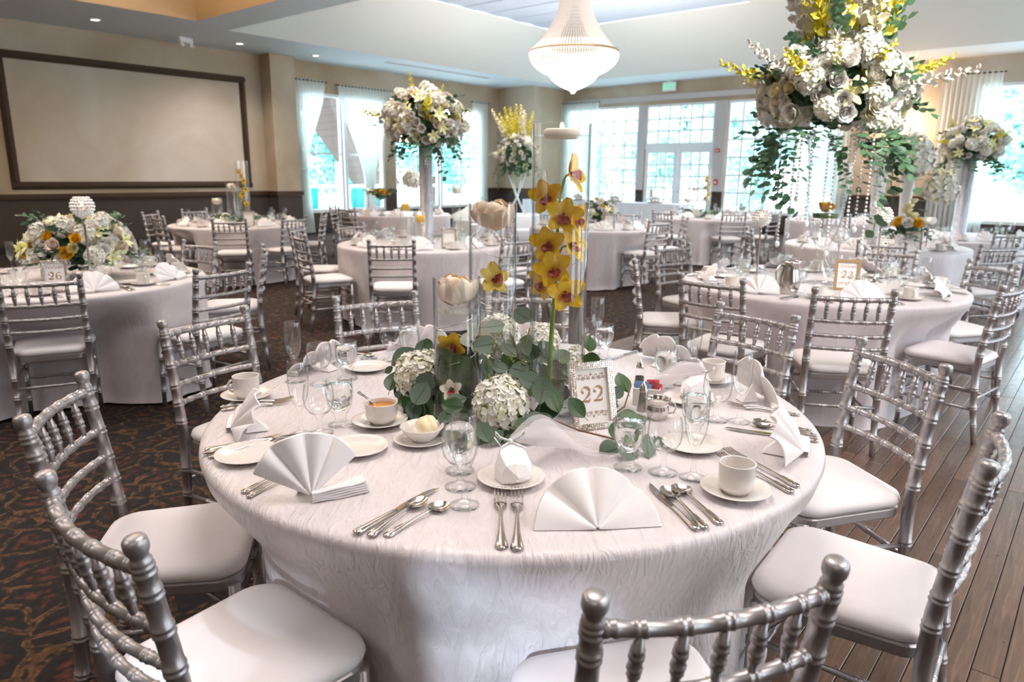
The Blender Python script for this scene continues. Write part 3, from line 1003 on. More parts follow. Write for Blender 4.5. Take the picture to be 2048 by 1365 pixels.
def strip(mb, st, th=0.0022, crown=0.0012):
    """flat handle or blade along +y; stations (y, half width, z)"""
    rings = []
    for y, w, z in st:
        rings.append([(-w, y, z), (-w * 0.5, y, z + th + crown * 0.7), (0, y, z + th + crown), (w * 0.5, y, z + th + crown * 0.7), (w, y, z), (0, y, z - 0.0004)])
    return mb.rings(rings, 0, True, True, True)
HAND = [(0.0, 0.004, 0.001), (0.003, 0.0095, 0.001), (0.010, 0.0118, 0.0012), (0.022, 0.0095, 0.002), (0.05, 0.0062, 0.004), (0.085, 0.0042, 0.006), (0.115, 0.0036, 0.0072)]
def scallop(mb):
    for s in (-1, 1):
        mb.tube([(s * 0.0075, 0.004, 0.004), (s * 0.0065, 0.02, 0.0048), (s * 0.004, 0.05, 0.0068)], [0.0014, 0.0012, 0.0006], 6)
def fork_mesh(L=0.205):
    mb = MB()
    k = L / 0.205
    st = [(y * k, w, z) for y, w, z in HAND] + [(0.130 * k, 0.005, 0.0062), (0.138 * k, 0.0105, 0.005), (0.148 * k, 0.0122, 0.0036), (0.152 * k, 0.0122, 0.0034)]
    strip(mb, st)
    scallop(mb)
    for q in range(4):
        x = -0.0103 + q * 0.00687
        strip(mb, [(0.150 * k, 0.0020, 0.0034), (0.172 * k, 0.0017, 0.0036), (0.192 * k, 0.0014, 0.0066), (0.205 * k, 0.0006, 0.0095)], 0.0016, 0.0005) if False else \
            mb.rings([[(x + dx * w, y * k, z + dz) for dx, dz in ((-1, 0), (1, 0), (1, 0.0018), (-1, 0.0018))] for y, w, z in ((0.150, 0.0020, 0.0034), (0.172, 0.0017, 0.0036), (0.192, 0.0014, 0.0066), (0.205, 0.0007, 0.0095))], 0, False, True, True)
    return mb.mesh('fork', M['steel'])
def spoon_mesh(L=0.185, bw=0.0195, bl=0.030):
    mb = MB()
    k = (L - bl * 2) / 0.125
    st = [(y * k, w, z) for y, w, z in HAND] + [(0.125 * k + 0.004, 0.0048, 0.0065)]
    strip(mb, st)
    scallop(mb)
    yc = L - bl
    def bowl(u, v):
        a, q = u * 2 * pi, v
        egg = 1 - 0.16 * sin(a)
        return (q * bw * cos(a) * egg, yc + q * bl * sin(a), 0.0008 + 0.0075 * q ** 2.2)
    def under(u, v):
        x, y, z = bowl(u, 1 - v)
        return (x, y, z - 0.0012)
    mb.grid(bowl, 24, 6, wrap=True)
    mb.grid(under, 24, 6, wrap=True)
    return mb.mesh('spoon', M['steel'])
def knife_mesh(L=0.235):
    mb = MB()
    k = L / 0.235
    rings = []
    for y, w, h in ((0, 0.004, 0.004), (0.003, 0.009, 0.008), (0.012, 0.0108, 0.009), (0.03, 0.0088, 0.009), (0.07, 0.0068, 0.0085), (0.105, 0.0062, 0.0075), (0.11, 0.0062, 0.005)):
        rings.append([(w * cos(a), y * k, 0.0045 + h / 2 * sin(a)) for a in [2 * pi * i / 10 for i in range(10)]])
    mb.rings(rings, 0, True, True, True)
    bl = [(0.108, -0.0055, 0.006), (0.13, -0.0085, 0.0062), (0.17, -0.0100, 0.0065), (0.205, -0.0085, 0.0065), (0.225, -0.002, 0.0062), (0.235, 0.0045, 0.006)]
    mb.rings([[(a, y * k, 0.0035), (b, y * k, 0.0035), (b, y * k, 0.0058), (a, y * k, 0.0048)] for y, a, b in bl], 0, False, True, True)
    return mb.mesh('knife', M['steel'])
ME['fork'] = fork_mesh(0.225)
ME['salad_fork'] = fork_mesh(0.205)
ME['knife'] = knife_mesh(0.245)
ME['spoon'] = spoon_mesh(0.185)
ME['soup_spoon'] = spoon_mesh(0.175, 0.0225, 0.0235)

# napkin folded into a standing fan; local +y points to the middle of the table, pivot at the origin
def napkin_mesh(seed, elev=52, Rn=0.132, open_=(4, 176), stack=1, pl=6, amp=0.010, layers=3):
    rg = random.Random(seed)
    mb = MB()
    e = radians(elev)
    a0, a1 = radians(open_[0]), radians(open_[1])
    jit = [rg.uniform(-0.035, 0.035) for _ in range(pl + 1)]
    rj = [rg.uniform(0.97, 1.04) for _ in range(pl + 1)]
    nu, nv = pl * 8, 9
    def surf(off):
        def fn(u, v):
            th = a0 + (a1 - a0) * u
            k = u * pl
            i = min(int(k), pl - 1)
            fr = k - i
            jt = jit[i] * (1 - fr) + jit[i + 1] * fr
            rm = rj[i] * (1 - fr) + rj[i + 1] * fr
            th += jt
            q = 0.03 + 0.97 * v
            r = Rn * q * rm * (1 - 0.03 * sin(pi * fr))
            zig = amp * (q ** 0.8) * (2 * sin(pi * fr) ** 0.7 - 1)
            # the fan bends back a little and its side wings droop to the cloth
            ee = e * (0.55 + 0.45 * sin(max(0.0, min(pi, th)))) - 0.12 * q
            x = r * cos(th) * 0.97
            s = r * max(0.0, sin(th))
            y = s * cos(ee) - zig * sin(ee) * 0.9 + off * -sin(ee) * -1
            z = s * sin(ee) + zig * cos(ee) * 0.9 + off * cos(ee) * -1
            return (x, y + 0.004, max(0.0015, z + (0.013 if layers else 0.004)))
        return fn
    mb.grid(surf(0.0), nu, nv)
    bk = surf(0.006)
    mb.grid(lambda u, v: bk(1 - u, v), nu, nv)
    rim = [surf(0.0)(i / nu, 1.0) for i in range(nu + 1)]
    rimb = [bk(i / nu, 1.0) for i in range(nu + 1)]
    mid = [tuple((Vector(p) + Vector(q)) / 2 + (Vector(p) - Vector((0, 0, 0.013))).normalized() * 0.0035) for p, q in zip(rim, rimb)]
    mb.rings([rim, mid, rimb], 0, True, closed=False)
    # folded layers at the foot, opening to one side like the pages of a book
    for k in range(layers):
        z0 = 0.001 + k * 0.0048
        for sd in (stack,):
            reach = (0.126 if sd == stack else 0.112) * (1 - 0.012 * k)
            d = (0.050 if sd == stack else 0.036) - 0.002 * k
            tw = (0.10 + 0.012 * k) if sd == stack else 0.05
            def fn(u, v, z0=z0, sd=sd, reach=reach, d=d, tw=tw, k=k):
                x = sd * reach * u
                y = -0.006 + v * d * (0.35 + 0.65 * u) + tw * reach * u * u * 0.8
                lift = (0.0012 * k) * u * (1.0 if sd == stack else 0.2)
                return (x, y, z0 + lift + 0.001 * sin(u * 9 + k))
            if sd > 0:
                mb.grid(fn, 8, 2)
                mb.grid(lambda u, v, f=fn: tuple(Vector(f(u, 1 - v)) + Vector((0, 0, 0.0045))) if False else tuple(Vector(f(u, v)) + Vector((0, 0, 0.0040))), 8, 2)
            else:
                mb.grid(fn, 8, 2)
                mb.grid(lambda u, v, f=fn: tuple(Vector(f(u, v)) + Vector((0, 0, 0.0040))), 8, 2)
            # outer folded edge
            ed = [fn(i / 8, 0.0) for i in range(9)]
            mb.rings([ed, [(x, y - 0.0022, z + 0.002) for x, y, z in ed], [(x, y, z + 0.004) for x, y, z in ed]], 0, True, closed=False)
            e2 = [fn(1.0, j / 2) for j in range(3)]
            mb.rings([e2, [(x + sd * 0.002, y, z + 0.002) for x, y, z in e2], [(x, y, z + 0.004) for x, y, z in e2]], 0, True, closed=False)
    # tab folded behind as a prop
    yb = Rn * 0.5 * cos(e) + 0.028
    mb.add([(-0.03, 0.045, 0.004), (0.03, 0.045, 0.004), (0.025, yb + 0.045, 0.002), (-0.025, yb + 0.045, 0.002), (0.0, yb, Rn * 0.42 * sin(e))],
           [(0, 4, 3), (1, 2, 4), (3, 4, 2)], 0, False)
    return mb.mesh('napkin_fan', M['napkin'])
ME['nap'] = [napkin_mesh(k, 54 + 3 * (k % 3), stack=(1 if k % 2 else -1)) for k in range(4)]
# ================================================================ FLOWERS
def petal(mb, L, Wd, cup, X, mi=0, nu=3, nv=4, tipw=0.35, ruf=0.0, roll=0.0):
    """cupped petal along +y from the origin, +z is its face"""
    def fn(u, v):
        w = Wd * (sin(pi * min(1, 0.12 + v * 0.80)) ** 0.75) * (1 - (1 - tipw) * max(0, v - 0.75))
        x = (u - 0.5) * 2 * w
        z = cup * L * (v * v) + 0.9 * cup * x * x / max(Wd, 1e-6) - roll * L * max(0, v - 0.6) ** 2
        if ruf:
            z += ruf * L * sin(u * 9 + v * 4) * v
        return (x, v * L, z)
    return mb.grid(fn, nu, nv, mi, True, X)

def rose_mesh(name, m, R_=0.04, seed=0):
    rg = random.Random(seed)
    mb = MB()
    for k, (n, el, rad, L) in enumerate([(3, 92, 0.10, 0.72), (4, 86, 0.24, 0.80), (5, 78, 0.38, 0.86), (6, 66, 0.50, 0.92), (6, 50, 0.60, 0.98), (6, 30, 0.62, 0.95)]):
        for i in range(n):
            a = 2 * pi * (i + 0.37 * k) / n + rg.uniform(-0.15, 0.15)
            X = R(a, 'Z') @ T(0, rad * R_ * 0.6, -0.30 * R_) @ R(radians(el + rg.uniform(-6, 6)), 'X')
            petal(mb, L * R_ * 1.05, R_ * (0.30 + 0.06 * k), 0.42, X, 0, 3, 4, 0.85, 0, 0.9)
    mb.ball((0, 0, -0.05 * R_), R_ * 0.36, 8, 6, 0, None, (1, 1, 1.1))
    return mb.mesh(name, m)

def hydrangea_mesh(name, R_, n, nu, seed=0, low=-0.55, fs=(0.125, 0.165)):
    rg = random.Random(seed)
    mb = MB()
    lump = [(Vector((rg.gauss(0, 1), rg.gauss(0, 1), rg.gauss(0, 1))).normalized(), rg.uniform(0.05, 0.14)) for _ in range(9)]
    def rad(d):
        return 0.90 + sum(h * max(0, d.dot(c)) ** 8 for c, h in lump)
    mb.ball((0, 0, 0), R_ * 0.80, 14, 10, 1)
    ga = pi * (3 - sqrt(5))
    for i in range(n):
        z = 1 - (1 - low) * (i + 0.5) / n
        r = sqrt(max(0, 1 - z * z))
        a = ga * i + rg.uniform(-0.15, 0.15)
        d = Vector((r * cos(a), r * sin(a), z))
        q = d.to_track_quat('Z', 'Y').to_matrix().to_4x4()
        rr = R_ * rad(d) * rg.uniform(0.90, 1.0)
        X0 = Matrix.Translation(d * rr) @ q @ R(rg.uniform(0, 2 * pi), 'Z') @ R(rg.uniform(-0.45, 0.45), 'X') @ R(rg.uniform(-0.45, 0.45), 'Y')
        s = R_ * rg.uniform(*fs)
        for k in range(4):
            X = X0 @ R(k * pi / 2, 'Z') @ R(rg.uniform(0.0, 0.5), 'X')
            petal(mb, s, s * 0.60, 0.16, X, 0, nu, nu, 0.9)
    return mb.mesh(name, [M['hydrangea'], M['hyd_eye']])

def lily_mesh(name, m, R_):
    mb = MB()
    for i in range(6):
        X = R(i * pi / 3, 'Z') @ R(radians(42 if i % 2 else 34), 'X')
        petal(mb, R_ * 1.15, R_ * 0.24, -0.25, X, 0, 3, 5, 0.25)
    for i in range(5):
        a = 2 * pi * i / 5
        mb.tube([(0, 0, 0), (0.12 * R_ * cos(a), 0.12 * R_ * sin(a), 0.6 * R_)], 0.02 * R_, 5, 1)
    return mb.mesh(name, [m, M['yellow']])

def spike_mesh(name, m, L, n, R_, seed=0):
    rg = random.Random(seed)
    mb = MB()
    mb.tube([(0, 0, 0), (0.02 * L, 0, L * 0.5), (0.0, 0.02 * L, L)], [0.05 * R_ + 0.002, 0.003, 0.0015], 6, 1)
    for i in range(n):
        v = 0.28 + 0.72 * i / n
        a = i * 2.4
        k = R_ * (1.1 - 0.75 * v)
        X = T(0.02 * L * (1 - abs(2 * v - 1)), 0, v * L) @ R(a, 'Z') @ R(radians(40), 'X')
        for q in range(3):
            petal(mb, k * 1.25, k * 0.55, 0.25, X @ R(q * 2.1, 'Y') @ T(0, 0.2 * k, 0), 0, 2, 2, 0.8)
    return mb.mesh(name, [m, M['leaf_far']])

def leaf_mesh(name, m, wid=0.46, fold=0.16, curl=0.15, pointed=0.0, n=(4, 6)):
    mb = MB()
    def fn(u, v):
        w = wid * (sin(pi * (0.03 + 0.97 * v) ** (0.85 + 0.4 * pointed)) ** (0.62 + 0.5 * pointed)) if v < 1 else 0.0
        x = (u - 0.5) * 2 * w
        return (x, v, fold * abs(x) + curl * (v - 0.5) ** 2 - 0.25 * curl)
    mb.grid(fn, n[0], n[1])
    mb.tube([(0, -0.22, 0.0), (0, 0.0, 0.0), (0, 0.5, -0.006), (0, 0.92, 0.01)], [0.014, 0.014, 0.010, 0.004], 4)
    return mb.mesh(name, m)

def sprig_mesh(name, m, L, n, s, droop, seed=0, wid=0.42):
    """a drooping stem with leaves"""
    rg = random.Random(seed)
    mb = MB()
    def at(v):
        return Vector((0.05 * L * sin(v * 3), L * v, -droop * L * v * v))
    mb.tube([at(k / 6) for k in range(7)], [0.004 - 0.0004 * k for k in range(7)], 5)
    for i in range(n):
        v = 0.12 + 0.88 * i / n
        p = at(v)
        sd = 1 if i % 2 else -1
        X = Matrix.Translation(p) @ R(-sd * radians(rg.uniform(35, 80)), 'Z') @ R(rg.uniform(-0.9, 0.4), 'X') @ R(rg.uniform(-0.5, 0.5), 'Y')
        ls = s * rg.uniform(0.75, 1.15) * (1 - 0.25 * v)
        def fn(u, q, X=X, ls=ls):
            w = wid * ls * (sin(pi * (0.04 + 0.94 * q)) ** 0.7)
            x = (u - 0.5) * 2 * w
            return (x, q * ls, 0.12 * abs(x))
        mb.grid(fn, 2, 4, 0, True, X)
    return mb.mesh(name, m)

F = {}
F['rose'] = [rose_mesh('rose', M['rose'], 1.0, k) for k in range(2)]
F['rose_pink'] = rose_mesh('blush_rose', M['rose_pink'], 1.0, 5)
F['rose_yellow'] = rose_mesh('golden_rose', M['rose_yellow'], 1.0, 6)
F['stock'] = rose_mesh('stock_bloom', M['paleyellow'], 1.0, 8)
F['hyd'] = [hydrangea_mesh('hydrangea', 1.0, 300, 2, k, -0.8) for k in range(2)]
F['hyd_far'] = hydrangea_mesh('hydrangea', 1.0, 130, 2, 5, -0.75, (0.19, 0.25))
F['lily'] = lily_mesh('lily', M['lily'], 1.0)
F['spike'] = [spike_mesh('yellow_spike', M['yellow'], 1.0, 26, 0.085, 1), spike_mesh('pale_spike', M['paleyellow'], 1.0, 26, 0.085, 2), spike_mesh('white_spike', M['rose'], 1.0, 26, 0.085, 3)]
F['sprig'] = [sprig_mesh('leaf_sprig', M['leaf_far'], 1.0, 15, 0.26, d, k) for k, d in enumerate((0.3, 0.9, 1.5))]
F['euc'] = [leaf_mesh('eucalyptus_leaf', M['leaf'], 0.44, 0.10, 0.12), leaf_mesh('eucalyptus_leaf', M['leaf'], 0.34, 0.14, 0.2, 0.5), leaf_mesh('green_leaf', M['leaf_dark'], 0.38, 0.15, 0.25, 0.3)]
F['petal'] = [petal(MB(), 1.0, 0.52, 0.5, None, 0, 5, 6, 0.8, 0.02).mesh('petal', M['candle_petal']), petal(MB(), 1.0, 0.46, 0.32, None, 0, 5, 6, 0.7, 0.04).mesh('petal', M['candle_petal'])]

def orchid_meshes():
    mb = MB()
    for a, w, L, el in ((0, 0.36, 1.02, 26), (70, 0.38, 1.06, 14), (-70, 0.38, 1.06, 14), (141, 0.36, 1.02, 18), (-141, 0.36, 1.02, 18)):
        X = R(radians(a), 'Z') @ R(radians(el), 'X')
        petal(mb, L, w, 0.13 if abs(a) != 68 else -0.12, X, 0, 6, 8, 0.28, 0.03, 0.5)
    mb.tube([(0, -0.02, -0.22), (0, 0, 0.02)], [0.045, 0.07], 8)
    bl = mb.mesh('bloom', M['orchid'])
    blp = mb.mesh('bloom', M['orchid_pale'])
    F['bloom_soft'] = mb.mesh('bloom', M['orchid_soft'])
    lp = MB()
    def lip(u, v):
        a = (u - 0.5) * 2
        w = 0.20 + 0.16 * sin(pi * min(1, v * 1.05))
        return (a * w, -0.06 - 0.40 * v + 0.05 * a * a, 0.16 + 0.34 * sin(v * 1.9) - 0.55 * (1 - a * a) * 0.30 * (1 - v) - 0.12 * v * v + 0.015 * sin(a * 9) * v)
    lp.grid(lip, 8, 8)
    lp.tube([(0, 0.02, 0.02), (0, 0.03, 0.20), (0, -0.04, 0.34)], [0.07, 0.065, 0.05], 8)
    for s in (-1, 1):
        lp.tube([(s * 0.05, -0.12, 0.24), (s * 0.05, -0.3, 0.36)], [0.03, 0.02], 6)
    return bl, blp, lp.mesh('lip', M['orchid_lip'])
F['bloom'], F['bloom_pale'], F['lip'] = orchid_meshes()

def facing(d, roll=0.0):
    return (Vector(d).to_track_quat('Z', 'Y').to_matrix().to_4x4() @ R(roll, 'Z')).to_euler()

def bloom_set(par, c, R_, kinds, seed, flat=1.0, low=-0.35, n=34, jitter=0.12, gap=None):
    """blooms over a dome: kinds = list of (mesh, name, size, weight)"""
    rg = random.Random(seed)
    ga = pi * (3 - sqrt(5))
    tot = sum(k[3] for k in kinds)
    for i in range(n):
        z = 1 - (1 - low) * (i + 0.5) / n
        r = sqrt(max(0, 1 - z * z))
        a = ga * i + rg.uniform(-0.25, 0.25)
        d = Vector((r * cos(a), r * sin(a), z))
        w = rg.uniform(0, tot)
        for k in kinds:
            w -= k[3]
            if w <= 0:
                break
        me = k[0]
        if isinstance(me, list):
            me = rg.choice(me)
        rr = R_ * rg.uniform(1 - jitter, 1 + jitter * 0.6)
        p = Vector(c) + Vector((d.x * rr, d.y * rr, d.z * rr * flat))
        put(k[1], me, par, p, facing(d + Vector((0, 0, 0.15)), rg.uniform(0, 6)), k[2] * rg.uniform(0.85, 1.15))

def sprigs(par, c, R_, n, size, seed, zs=(-0.35, 0.05), kinds=(0, 1, 2), elev=(-0.5, 0.25), nm='leaf_sprig', spread=(0, 2 * pi)):
    rg = random.Random(seed)
    for i in range(n):
        a = spread[0] + (spread[1] - spread[0]) * (i + rg.uniform(-0.3, 0.3)) / n
        e = rg.uniform(*elev)
        z = rg.uniform(*zs) * R_
        p = Vector(c) + Vector((0.55 * R_ * cos(a), 0.55 * R_ * sin(a), z))
        X = R(a - pi / 2, 'Z') @ R(e, 'X') @ R(rg.uniform(-0.5, 0.5), 'Y')
        put(nm, F['sprig'][rg.choice(kinds)], par, p, X.to_euler(), size * rg.uniform(0.75, 1.2))

def spikes(par, c, n, L, seed, tilt=(0.1, 0.5), kinds=(0, 0, 1, 2), rad=0.12, spread=(0, 2 * pi), thick=1.0):
    rg = random.Random(seed)
    for i in range(n):
        a = spread[0] + (spread[1] - spread[0]) * (i + rg.uniform(-0.3, 0.3)) / n
        t = rg.uniform(*tilt)
        p = Vector(c) + Vector((rad * cos(a), rad * sin(a), 0))
        X = R(a - pi / 2, 'Z') @ R(-t, 'X')
        s = L * rg.uniform(0.8, 1.15)
        put(('yellow_spike', 'pale_spike', 'white_spike')[kinds[i % len(kinds)]], F['spike'][kinds[i % len(kinds)]], par, p, X.to_euler(), (s * thick, s * thick, s))

def leafball(seed):
    rg = random.Random(seed)
    mb = MB()
    mb.ball((0, 0, 0), 0.72, 12, 8)
    for i in range(260):
        d = Vector((rg.gauss(0, 1), rg.gauss(0, 1), rg.gauss(0, 1))).normalized()
        X = Matrix.Translation(d * rg.uniform(0.68, 0.9)) @ (d + Vector((rg.uniform(-.9, .9), rg.uniform(-.9, .9), rg.uniform(-.9, .9)))).to_track_quat('Z', 'Y').to_matrix().to_4x4() @ R(rg.uniform(0, 6), 'Z')
        s_ = rg.uniform(0.16, 0.30)
        mb.grid(lambda u, q: ((u - 0.5) * 0.9 * s_ * sin(pi * (0.05 + 0.9 * q)), (q - 0.5) * s_, 0.15 * abs(u - 0.5) * s_), 2, 3, 0, True, X)
    return mb.mesh('foliage', M['leaf_far'])
F['leafball'] = leafball(3)
def core(par, c, R_, flat=0.8):
    o = put('foliage', F['leafball'], par, c, None, (R_, R_, R_ * flat))
    return tag(o, kind='stuff')

def crystal_globe(loc, label, H=0.5, r=0.052, group=None):
    """beaded crystal tealight globe on a slim silver stem"""
    t = thing('crystal_candle_globe', label, 'candle holder', loc, 0, group)
    MB().lathe([(0, 0), (0.055, 0.0), (0.056, 0.004), (0.03, 0.012), (0.009, 0.02), (0.0065, 0.05), (0.006, H - r * 2 - 0.05), (0.011, H - r * 2 - 0.035), (0.006, H - r * 2 - 0.022), (0.018, H - 2 * r)], 16).obj('stem', M['steel'], t)
    mb = MB()
    for j in range(1, 9):
        el = -pi / 2 + pi * j / 10.2
        n = max(5, round(2 * pi * cos(el) * r / 0.017))
        for i in range(n):
            a = 2 * pi * (i + 0.5 * (j % 2)) / n
            mb.ball((r * cos(el) * cos(a), r * cos(el) * sin(a), H - r + r * sin(el)), 0.0082, 6, 4)
    mb.obj('crystal_bowl', M['crystal'], t)
    MB().lathe([(0, H - 1.45 * r), (0.02, H - 1.45 * r), (0.02, H - 0.95 * r), (0, H - 0.95 * r)], 12).obj('tealight', M['wax'], t)
    MB().ball((0, 0, H - 0.72 * r), 0.0085, 8, 6, 0, None, (1, 1, 1.7)).obj('flame', M['flame'], t)
    return t
globe_proto = []
def globe(x, y, z0, H, label, group=None):
    if not globe_proto:
        g = crystal_globe(P(x, y, z0), label, 0.5, 0.058, group)
        remember(g)
        globe_proto.append(g)
    else:
        g = dup(globe_proto[0], P(x, y, z0), rnd.uniform(0, 6), label, group)
    g.scale = (1, 1, 1)
    s = H / 0.5
    g.scale = (max(0.9, min(1.15, s)), max(0.9, min(1.15, s)), s) if abs(s - 1) < 0.25 else (1, 1, s)
    return g

# digits as thick-and-thin lettering: strokes are outlines in a 0..1 box
def stroke_digit(ch):
    mb = MB()
    def ribbon(pts, ws):
        n = len(pts)
        L_, R_ = [], []
        for i, p in enumerate(pts):
            a = Vector(pts[min(i + 1, n - 1)]) - Vector(pts[max(i - 1, 0)])
            a.normalize()
            nn = Vector((-a.y, a.x))
            L_.append((p[0] + nn.x * ws[i], p[1] + nn.y * ws[i], 0))
            R_.append((p[0] - nn.x * ws[i], p[1] - nn.y * ws[i], 0))
        mb.add(L_ + R_, [(i, i + 1, n + i + 1, n + i) for i in range(n - 1)], 0, False)
    def arc(cx, cy, rx, ry, a0, a1, wf, n=20):
        pts = [(cx + rx * cos(radians(a0 + (a1 - a0) * k / n)), cy + ry * sin(radians(a0 + (a1 - a0) * k / n))) for k in range(n + 1)]
        ribbon(pts, [wf(k / n) for k in range(n + 1)])
    def dot(cx, cy, r):
        mb.add([(cx, cy, 0)] + [(cx + r * cos(2 * pi * k / 16), cy + r * sin(2 * pi * k / 16), 0) for k in range(16)], [(0, k + 1, (k + 1) % 16 + 1) for k in range(16)], 0, False)
    th = lambda f: 0.018 + 0.075 * max(0, sin(pi * min(1, max(0, (f - 0.30) / 0.75)))) ** 1.2
    if ch == '2':
        dot(0.16, 0.66, 0.085)
        arc(0.36, 0.70, 0.285, 0.265, 190, 62 - 70 - 20, th)
        ribbon([(0.635, 0.60), (0.56, 0.45), (0.40, 0.30), (0.22, 0.16), (0.09, 0.05)], [0.090, 0.080, 0.045, 0.026, 0.022])
        ribbon([(0.06, 0.075), (0.25, 0.085), (0.45, 0.075), (0.62, 0.085)], [0.055, 0.072, 0.078, 0.05])
        ribbon([(0.60, 0.06), (0.655, 0.27)], [0.045, 0.018])
    elif ch == '3':
        dot(0.15, 0.78, 0.08)
        arc(0.33, 0.74, 0.24, 0.21, 175, -95, th)
        arc(0.33, 0.27, 0.30, 0.26, 95, -175, th)
        dot(0.12, 0.24, 0.09)
    elif ch == '6':
        arc(0.36, 0.29, 0.25, 0.26, 0, 360, lambda f: 0.02 + 0.055 * abs(cos(2 * pi * f)), 28)
        arc(0.55, 0.35, 0.47, 0.62, 180, 95, lambda f: 0.075 - 0.05 * f)
        dot(0.57, 0.90, 0.065)
    return mb
def scroll_ornament(w, flip=1):
    """scrollwork: mirrored curls with a lozenge in the middle"""
    mb = MB()
    for s in (-1, 1):
        for (cx, cy, r0, a0, turns) in ((0.16, 0.02, 0.10, 180, 1.3), (0.34, 0.03, 0.10, 200, 1.25), (0.27, -0.05, 0.06, 90, -1.2), (0.46, -0.02, 0.055, 160, 1.1), (0.07, -0.04, 0.05, 40, -1.1), (0.42, 0.07, 0.04, 250, -1)):
            pts = []
            for k in range(13):
                f = k / 12
                a = radians(a0 + 360 * turns * f)
                r = r0 * (1 - 0.85 * f)
                pts.append((s * (cx + r * cos(a)) * w, flip * (cy + r * sin(a)) * w, 0.0002))
            mb.tube(pts, [0.011 * w * (1 - 0.5 * k / 12) for k in range(13)], 4, 0, True, None, 0.3)
    d = 0.05 * w
    mb.add([(0, flip * (0.02 * w), 0.0005), (d, flip * (0.02 * w + d), 0.0005), (0, flip * (0.02 * w + 2.2 * d), 0.0005), (-d, flip * (0.02 * w + d), 0.0005)], [(0, 1, 2, 3)], 0, False)
    return mb

def number_sign(loc, rz, digits, label, lean=12, w=0.139, h=0.195, frame='bling', group=None):
    """framed table number leaning back on an easel leg; local +y... the face looks along -y"""
    t = thing('table_number_frame', label, 'sign', loc, rz, group)
    X = R(radians(90 - lean), 'X')       # card plane: x right, y up
    b = 0.0185
    fr = MB()
    for c, d in (((0, h - b / 2, 0), (w, b, 0.012)), ((0, b / 2, 0), (w, b, 0.012)), ((-w / 2 + b / 2, h / 2, 0), (b, h - 2 * b, 0.012)), ((w / 2 - b / 2, h / 2, 0), (b, h - 2 * b, 0.012))):
        fr.box(c, d, 0, X)
    fr.obj('frame', M['bling'] if frame == 'bling' else M['gold_frame'], t)
    MB().box((0, h / 2, -0.004), (w - 0.02, h - 0.02, 0.003), 0, X).obj('card', M['card'], t)
    MB().tube([X @ Vector((0, h * 0.7, -0.008)), X @ Vector((0, h * 0.7, -0.008)) * 1 + Vector((0, 0.075, -(X @ Vector((0, h * 0.7, -0.008))).z + 0.003))], 0.006, 6).obj('easel_leg', M['steel_dark'], t)
    if frame == 'bling':
        st = MB()
        rg = random.Random(4)
        p = 0.0058
        nx, ny = int(w / p), int(h / p)
        for i in range(nx):
            for j in range(ny):
                x, y = -w / 2 + (i + 0.5) * w / nx, (j + 0.5) * h / ny
                if abs(x) < w / 2 - b and b < y < h - b:
                    continue
                r = 0.0027
                zt = 0.006 + rg.uniform(0.0016, 0.0026)
                ax, ay = rg.uniform(-0.0008, 0.0008), rg.uniform(-0.0008, 0.0008)
                st.add([(x - r, y - r, 0.006), (x + r, y - r, 0.006), (x + r, y + r, 0.006), (x - r, y + r, 0.006), (x - r * .4 + ax, y - r * .4 + ay, zt), (x + r * .4 + ax, y - r * .4 + ay, zt), (x + r * .4 + ax, y + r * .4 + ay, zt), (x - r * .4 + ax, y + r * .4 + ay, zt)],
                       [(0, 1, 5, 4), (1, 2, 6, 5), (2, 3, 7, 6), (3, 0, 4, 7), (4, 5, 6, 7)], 0, False, X)
        tag(st.obj('rhinestones', M['bling'], t), kind='stuff')
    zf = -0.0018
    dh = h * 0.235
    for k, ch in enumerate(digits):
        mb = stroke_digit(ch)
        Xd = X @ T((k - len(digits) / 2 + 0.02) * dh * 0.86 + 0.001, h * 0.405, zf) @ Matrix.Scale(dh, 4)
        mb.v = [tuple(Xd @ Vector(p)) for p in mb.v]
        mb.obj('numeral', M['ink'], t)
    for yy, fl in ((h * 0.78, 1), (h * 0.235, -1)):
        mb = scroll_ornament(w * 0.66, fl)
        Xo = X @ T(0, yy, zf)
        mb.v = [tuple(Xo @ Vector(p)) for p in mb.v]
        mb.obj('scrollwork', M['ink_pale'], t)
    return t

# ---------------------------------------------------------------- cylinder vases
def cyl_vase(name, label, x, y, r, h, z0=TOP, group=None, seg=48, cat='vase', m='glass_vase'):
    t = thing(name, label, cat, P(x, y, z0), PR, group)
    MB().lathe([(0, 0), (r - 0.002, 0), (r, 0.003), (r, h - 0.001), (r - 0.0015, h), (r - 0.0035, h - 0.001), (r - 0.0035, 0.014), (0, 0.012)], seg).obj('cylinder', M[m], t)
    return t

def arc_petal(el0, el1, width, flare, seed):
    """petal hugging a unit bowl from elevation el0 up to el1, centred on +y"""
    rg = random.Random(seed)
    w1, w2 = rg.uniform(-1, 1), rg.uniform(0, 6)
    def fn(u, v):
        el = radians(el0 + (el1 - el0) * v)
        az = (u - 0.5) * radians(width) * (sin(pi * (0.14 + 0.66 * v)) ** 0.8)
        r = 1 + flare * v * v * v + 0.05 * sin(u * 7 + w2) * v + 0.04 * w1 * v - 0.10 * abs(2 * u - 1) ** 2 * v
        z = 0.74 * r * sin(el) + 0.05 * sin(u * pi) * v - 0.03 * sin(u * 9 + w2) * v * v
        return (r * cos(el) * sin(az), r * cos(el) * cos(az), z)
    mb = MB()
    mb.grid(fn, 6, 7)
    mb.grid(lambda u, v: tuple(Vector(fn(1 - u, v)) * 0.972), 6, 7)
    return mb.mesh('petal', M['candle_petal'])
F['arc'] = [[arc_petal(-86, 16, 84, 0.12, k) for k in range(3)], [arc_petal(-78, 32, 88, 0.10, 3 + k) for k in range(3)], [arc_petal(-60, 50, 92, 0.02, 6 + k) for k in range(3)]]
